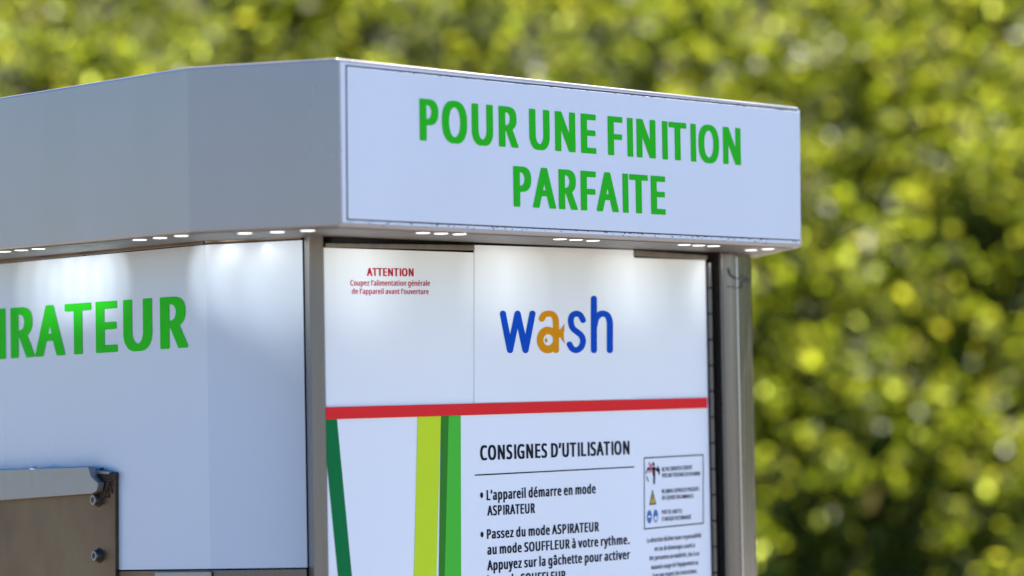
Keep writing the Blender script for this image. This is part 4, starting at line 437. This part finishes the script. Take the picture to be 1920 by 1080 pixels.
pp(bm, [(184, 232), (200, 228), (202, 290), (200, 362), (188, 366), (187, 300), (183, 290)])
disc_px(bm, *pz(190, 210), 1.7, 4, .0006)
pp(bm, [(184, 232), (186, 252), (160, 262), (146, 250), (134, 284), (128, 280), (144, 232), (166, 240)], .0007)
pp(bm, [(202, 230), (216, 250), (214, 262), (201, 252)], .0007)
pp(bm, [(216, 236), (222, 218), (226, 234), (238, 246), (238, 284), (228, 296), (226, 272), (214, 264)], .00075)
pp(bm, [(131, 296), (138, 306), (152, 340), (148, 348), (136, 322)], .0006)
part('notice_pictogram', bm, M['ink'], door)
bm = bmesh.new(); pp(bm, [(150, 196), (158, 194), (184, 274), (176, 278)], .0009); pp(bm, [(180, 194), (186, 198), (158, 280), (150, 276)], .0010); part('red_cross', bm, M['picto_red'], door)
bm = bmesh.new(); pp(bm, [(181, 404), (210, 522), (156, 528)], .0006); part('hazard_border', bm, M['ink'], door)
bm = bmesh.new(); pp(bm, [(181, 424), (202, 512), (163, 517)], .0008); part('hazard_triangle', bm, M['picto_yellow'], door)
bm = bmesh.new(); pp(bm, [(178, 450), (185, 449), (183, 488), (179, 488)], .0010); pp(bm, [(178.5, 496), (183.5, 495.5), (183.5, 506), (178.5, 506.5)], .0010); part('hazard_mark', bm, M['ink'], door)
bm = bmesh.new(); disc_px(bm, *pz(157, 619), 4.6, 12.6, .0006); disc_px(bm, *pz(206, 613), 4.3, 12.2, .0006); part('mandatory_disc', bm, M['picto_blue'], door)
bm = bmesh.new(); pp(bm, [(147, 612), (166, 610), (167, 622), (158, 626), (147, 624)], .0008); pp(bm, [(197, 616), (215, 613), (214, 640), (206, 654), (198, 642)], .0008); part('mandatory_symbol', bm, M['door_white'], door)
# piano hinge
bm = bmesh.new(); hu = FB.uz(1333.5, 700, .004)[0]; zt = FB.uz(1333, 492, 0)[1]; step = 48.3/FPX*7.1; z = zt
while z > .4:
    a, b = FB.w(hu, z-.002, .003), FB.w(hu, max(.38, z-step+.002), .003); cyl(bm, a, b, .0056, seg=14); z -= step
part('hinge', bm, M['steel'], door)
bm = bmesh.new(); cyl(bm, FB.w(hu, zt, .003), FB.w(hu, .38, .003), .0036, seg=10); part('hinge_pin', bm, M['core'], door)

# left side panels --------------------------------------------------
q0 = AB.uz(570.5, 450, 0); q1 = AB.uz(388, 459, 0); q2 = AB.uz(388, 1066.5, 0); q3 = AB.uz(572.5, 1064, 0)
ue = Vector(isect(AB, 0, BB, 0)); ua = (Vector((ue.x, ue.y, 0))-AB.a).dot(AB.d)
bm = bmesh.new(); ur = AB.uz(570.5, 700, 0)[0]
plate_uz(bm, AB, [(ur, q0[1]), (ua, q1[1]), (ua, q2[1]), (ur, q3[1])], -.004, 0)
r0 = BB.uz(388, 459, 0); r1 = BB.uz(0, 495, 0); r2 = BB.uz(217, 1068.5, 0); r3 = BB.uz(388, 1066.5, 0)
zz = lambda u, a, b: a[1]+(b[1]-a[1])*(u-a[0])/(b[0]-a[0])
plate_uz(bm, BB, [(0, q1[1]), (1., zz(1., (0, q1[1]), r1)), (1., zz(1., (0, q2[1]), r2)), (0, q2[1])], -.004, 0)
bmesh.ops.remove_doubles(bm, verts=bm.verts[:], dist=.0004)
left = part('side_panel', bm, M['panel_white_shaded'])
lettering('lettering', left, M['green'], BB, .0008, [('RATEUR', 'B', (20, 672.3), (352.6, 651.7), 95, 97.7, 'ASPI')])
# rail over the side panel and sill beneath it
bm = bmesh.new()
zt0 = AB.uz(572, 442, .012)[1]
plate_uz(bm, AB, [(ur+.0, q0[1]+.012), (ua, q1[1]+.013), (ua, q1[1]+.0015), (ur, q0[1]+.0015)], -.03, .008)
zb1 = zz(1., (0, q1[1]), r1)
plate_uz(bm, BB, [(0, q1[1]+.013), (1., zb1+.015), (1., zb1+.0015), (0, q1[1]+.0015)], -.03, .008)
part('side_rail', bm, M['steel_brown'], bevel=.002, seg=2)
bm = bmesh.new()
plate_uz(bm, AB, [(ur, q3[1]-.0025), (ua, q2[1]-.0025), (ua, .5), (ur, .5)], -.03, .003)
part('lower_side_panel', bm, M['steel'], bevel=.001)
bm = bmesh.new(); zq = zz(1., (0, q2[1]), r2)
plate_uz(bm, BB, [(0, q2[1]-.0025), (1., zq-.0025), (1., .5), (0, .5)], -.03, .003)
part('lower_side_panel', bm, M['steel_brown'], bevel=.001)
bm = bmesh.new(); plate(bm, BB, [(290, 1073), (395, 1072), (395, 1200), (290, 1200)], .003, .006); part('sill_bracket', bm, M['galv'], bevel=.001)

# stained steel box at lower left -----------------------------------
box = bmesh.new(); plate(box, BB, [(215.5, 886), (216.5, 1330), (-120, 1330), (-120, 880), (190, 880)], .0005, .009)
cover = part('hose_box', box, M['steel_brown'], bevel=.0015)
bm = bmesh.new()
plate(bm, BB, [(165, 874.5), (171, 893), (183.5, 905), (180.5, 921), (172, 925.5), (-120, 947), (-120, 884)], .014, .03)
flap = part('hose_box_flap', bm, M['galv'], bevel=.0022, seg=3)
bm = bmesh.new(); plate(bm, BB, [(160, 880), (206, 884), (203, 890), (160, 888)], .006, .016); part('lip', bm, M['galv'], cover, bevel=.002)
bm = bmesh.new()
plate(bm, BB, [(172, 888), (196, 888.5), (214, 886), (218.5, 893), (216, 900), (206, 903), (204, 914), (199, 921), (198, 931), (191, 936), (182, 931), (181, 918), (186, 906), (178, 896)], .009, .0108, .0095)
for i in range(80):
    x = random.gauss(196, 9); y = random.gauss(912, 15); r = random.uniform(.001, .0042); u, z = BB.uz(x, y, .01)
    dome(bm, BB.w(u, z, .0085), BB.n, r, r*1.1, 9, 3)
part('rust_patch', bm, M['rust'], cover)
def bolt(px, py):
    u, z = BB.uz(px, py, .009)
    a = BB.w(u, z, .009); b = BB.w(u, z, .0225); n = BB.n
    bm = bmesh.new(); cyl(bm, a, b-n*.002, .0112, seg=28); cyl(bm, b-n*.002, b, .0112, .0100, seg=28)
    o = part('bolt', bm, M['bolt'], cover, bevel=.0005)
    bm = bmesh.new(); cyl(bm, b-n*.001, b+n*.0003, .0062, seg=6); part('hex_socket', bm, M['socket'], o)
    bm = bmesh.new(); cyl(bm, a, a+n*.0012, .0150, seg=28); part('bolt_grime', bm, M['rust'], o)
bolt(184.5, 937); bolt(186.5, 1041.5)
u, z = BB.uz(67, 879.5, .022); bm = bmesh.new(); dome(bm, BB.w(u, z-.0005, .022), (0, 0, 1), .0125, .0085, 24, 5)
part('screw', bm, M['chrome'], flap, smooth=True)
# cable ends crossing the top of the right post
def cable(pts, r):
    bm = bmesh.new(); P = [rpost_pt(*p) for p in pts]
    for a, b in zip(P[:-1], P[1:]): cyl(bm, a, b, r, seg=8)
    return bm
def rpost_pt(x, y):
    if x < 1386: return FB.w(*FB.uz(x, y, .0255), .0255)
    return PR.w(*PR.uz(x, y, .002), .002)
bm = cable([(1367, 503), (1370, 515), (1379, 521), (1385, 523)], .0011)
for pts in ([(1387, 522), (1392, 516), (1407, 529)], [(1388, 540), (1391, 530), (1404, 522)], [(1364, 537), (1376, 538), (1385, 540)], [(1387, 541), (1394, 536)]):
    b2 = cable(pts, .0008); me = bpy.data.meshes.new('t'); b2.to_mesh(me); b2.free(); bm.from_mesh(me); bpy.data.meshes.remove(me)
part('frayed_cable', bm, M['cable'], rpost)

# ------------------------------------------------------------------ planted bank behind
bm = bmesh.new()
NX, NY = 60, 24
gv = [[bm.verts.new((-30+i, 30.0+j*.75, max(-.05, (j*.75-.3)/.98+.18*math.sin(i*1.3+j)+.12*math.sin(i*2.9-j*1.7)) if j else -.05)) for i in range(NX+1)] for j in range(NY+1)]
for j in range(NY):
    for i in range(NX): bm.faces.new((gv[j][i], gv[j][i+1], gv[j+1][i+1], gv[j+1][i]))
bk = from_bm('bank', bm, mat('bank_earth', (.05, .06, .012), .95, bump=.6, scale=6, var=.6), smooth=True)
bk['kind'] = 'structure'; bk['label'] = 'planted earth bank under the hedge'

# ------------------------------------------------------------------ hedge behind
def leaf_mat():
    mm = bpy.data.materials.new('leaf'); mm.use_nodes = True; n = mm.node_tree; L = n.links.new
    p = n.nodes['Principled BSDF']; out = n.nodes['Material Output']
    at = n.nodes.new('ShaderNodeAttribute'); at.attribute_name = 'leaf_colour'
    p.inputs['Roughness'].default_value = .42; p.inputs['Specular IOR Level'].default_value = .2
    L(at.outputs['Color'], p.inputs['Base Color'])
    tr = n.nodes.new('ShaderNodeBsdfTranslucent'); hs = n.nodes.new('ShaderNodeMixRGB'); hs.blend_type = 'MULTIPLY'; hs.inputs[0].default_value = 1
    hs.inputs[2].default_value = (3.4, 3.3, 1.8, 1); L(at.outputs['Color'], hs.inputs[1]); L(hs.outputs[0], tr.inputs['Color'])
    mx = n.nodes.new('ShaderNodeMixShader'); mx.inputs[0].default_value = .55
    L(p.outputs[0], mx.inputs[1]); L(tr.outputs[0], mx.inputs[2]); L(mx.outputs[0], out.inputs['Surface'])
    return mm
def leaves(name, centers, radii, per, size, parent, material):
    N = len(centers)*per
    d = rng.normal(size=(N, 3)); d /= np.linalg.norm(d, axis=1)[:, None]
    c = np.repeat(centers, per, 0); r = np.repeat(radii, per)[:, None]
    p = c + d*r*(rng.uniform(.45, 1.1, (N, 1)))*np.array([1, .9, .8])
    nrm = d*.6 + rng.normal(size=(N, 3))*.7 + np.array([0, 0, .35]); nrm /= np.linalg.norm(nrm, axis=1)[:, None]
    t = np.cross(nrm, rng.normal(size=(N, 3))); t /= np.linalg.norm(t, axis=1)[:, None]; b = np.cross(nrm, t)
    L_ = (size*rng.uniform(.6, 1.35, N))[:, None]; W_ = L_*rng.uniform(.38, .6, (N, 1)); bend = nrm*L_*.16
    V = np.stack([p-t*L_, p-b*W_-t*L_*.1+bend, p+t*L_, p+b*W_-t*L_*.1+bend], 1).reshape(-1, 3)
    me = bpy.data.meshes.new(name); me.vertices.add(4*N); me.vertices.foreach_set('co', V.ravel())
    tri = np.arange(4*N).reshape(-1, 4); me.loops.add(4*N); me.loops.foreach_set('vertex_index', tri.ravel())
    me.polygons.add(N); me.polygons.foreach_set('loop_start', np.arange(N)*4); me.polygons.foreach_set('loop_total', np.full(N, 4))
    me.update()
    k = rng.random((N, 1)); cl = np.repeat(rng.random((len(centers), 1)), per, 0)
    base = np.array([.058, .080, .005])*(1-k)+np.array([.098, .108, .013])*k
    base = base*(.72+.42*cl)*rng.uniform(.7, 1.25, (N, 1))
    yel = rng.random((N, 1)) < .06; base = np.where(yel, np.array([.17, .17, .022]), base)
    brn = rng.random((N, 1)) < .03; base = np.where(brn, np.array([.075, .065, .03]), base); pale = rng.random((N, 1)) < .028; base = np.where(pale, np.array([.25, .29, .085]), base)
    colr = np.concatenate([base, np.ones((N, 1))], 1)
    a = me.color_attributes.new('leaf_colour', 'FLOAT_COLOR', 'CORNER'); a.data.foreach_set('color', np.repeat(colr, 4, 0).ravel())
    return link(name, me, material, parent)
LM = leaf_mat()
hedge = empty('hedge', (0, 31, 0), 'tall sunlit yellow-green leafy hedge, blurred, filling the background behind the vacuum station', 'hedge')
gx, gz = np.meshgrid(np.arange(-18, 15, .25), np.arange(-.25, 8.8, .25)); n = gx.size
x = gx.ravel()+rng.uniform(-.14, .14, n); z = gz.ravel()+rng.uniform(-.14, .14, n)
cz = np.stack([x, 26.2+.62*z+.05*z*z+rng.normal(size=n)*.15+.13*np.sin(x*1.25+z*.8)*np.cos(z*1.1-x*.4)+.13*np.sin(x*3.1-z*2.3), z], 1)
f1 = leaves('foliage', cz, rng.uniform(.16, .36, n), 38, .066, None, LM); adopt(f1, hedge); f1.matrix_parent_inverse = Matrix.Translation(-hedge.location)
n = 1100
x = rng.uniform(-18.5, 15.5, n); z = rng.uniform(-.1, 9.3, n)
cz = np.stack([x, 26.8+.62*z+.05*z*z+rng.normal(size=n)*.3, z], 1)
f2 = leaves('inner_foliage', cz, rng.uniform(.4, .7, n), 60, .12, None, LM); adopt(f2, hedge); f2.matrix_parent_inverse = Matrix.Translation(-hedge.location)
bark = mat('bark', (.12, .09, .065), .9, bump=.5, scale=30, var=.4)
bm = bmesh.new()
for i in range(40):
    x0 = -17+i*.8+random.uniform(-.3, .3); P = [Vector((x0, 30.2, 0))]; r = random.uniform(.05, .1)
    for k in range(7):
        P.append(P[-1]+Vector((random.uniform(-.35, .35), .95*1.15+random.uniform(-.3, .3), 1.15)))
    for k in range(7):
        cyl(bm, P[k], P[k+1], r*(1-k/9), r*(1-(k+1)/9), 8)
        if k > 0: cyl(bm, P[k], P[k]+Vector((random.uniform(-.7, .7), random.uniform(-.9, -.2), random.uniform(.4, .9))), r*.45, r*.15, 6)
bo = from_bm('branches', bm, bark); bo['kind'] = 'stuff'; adopt(bo, hedge); bo.matrix_parent_inverse = Matrix.Translation(-hedge.location)
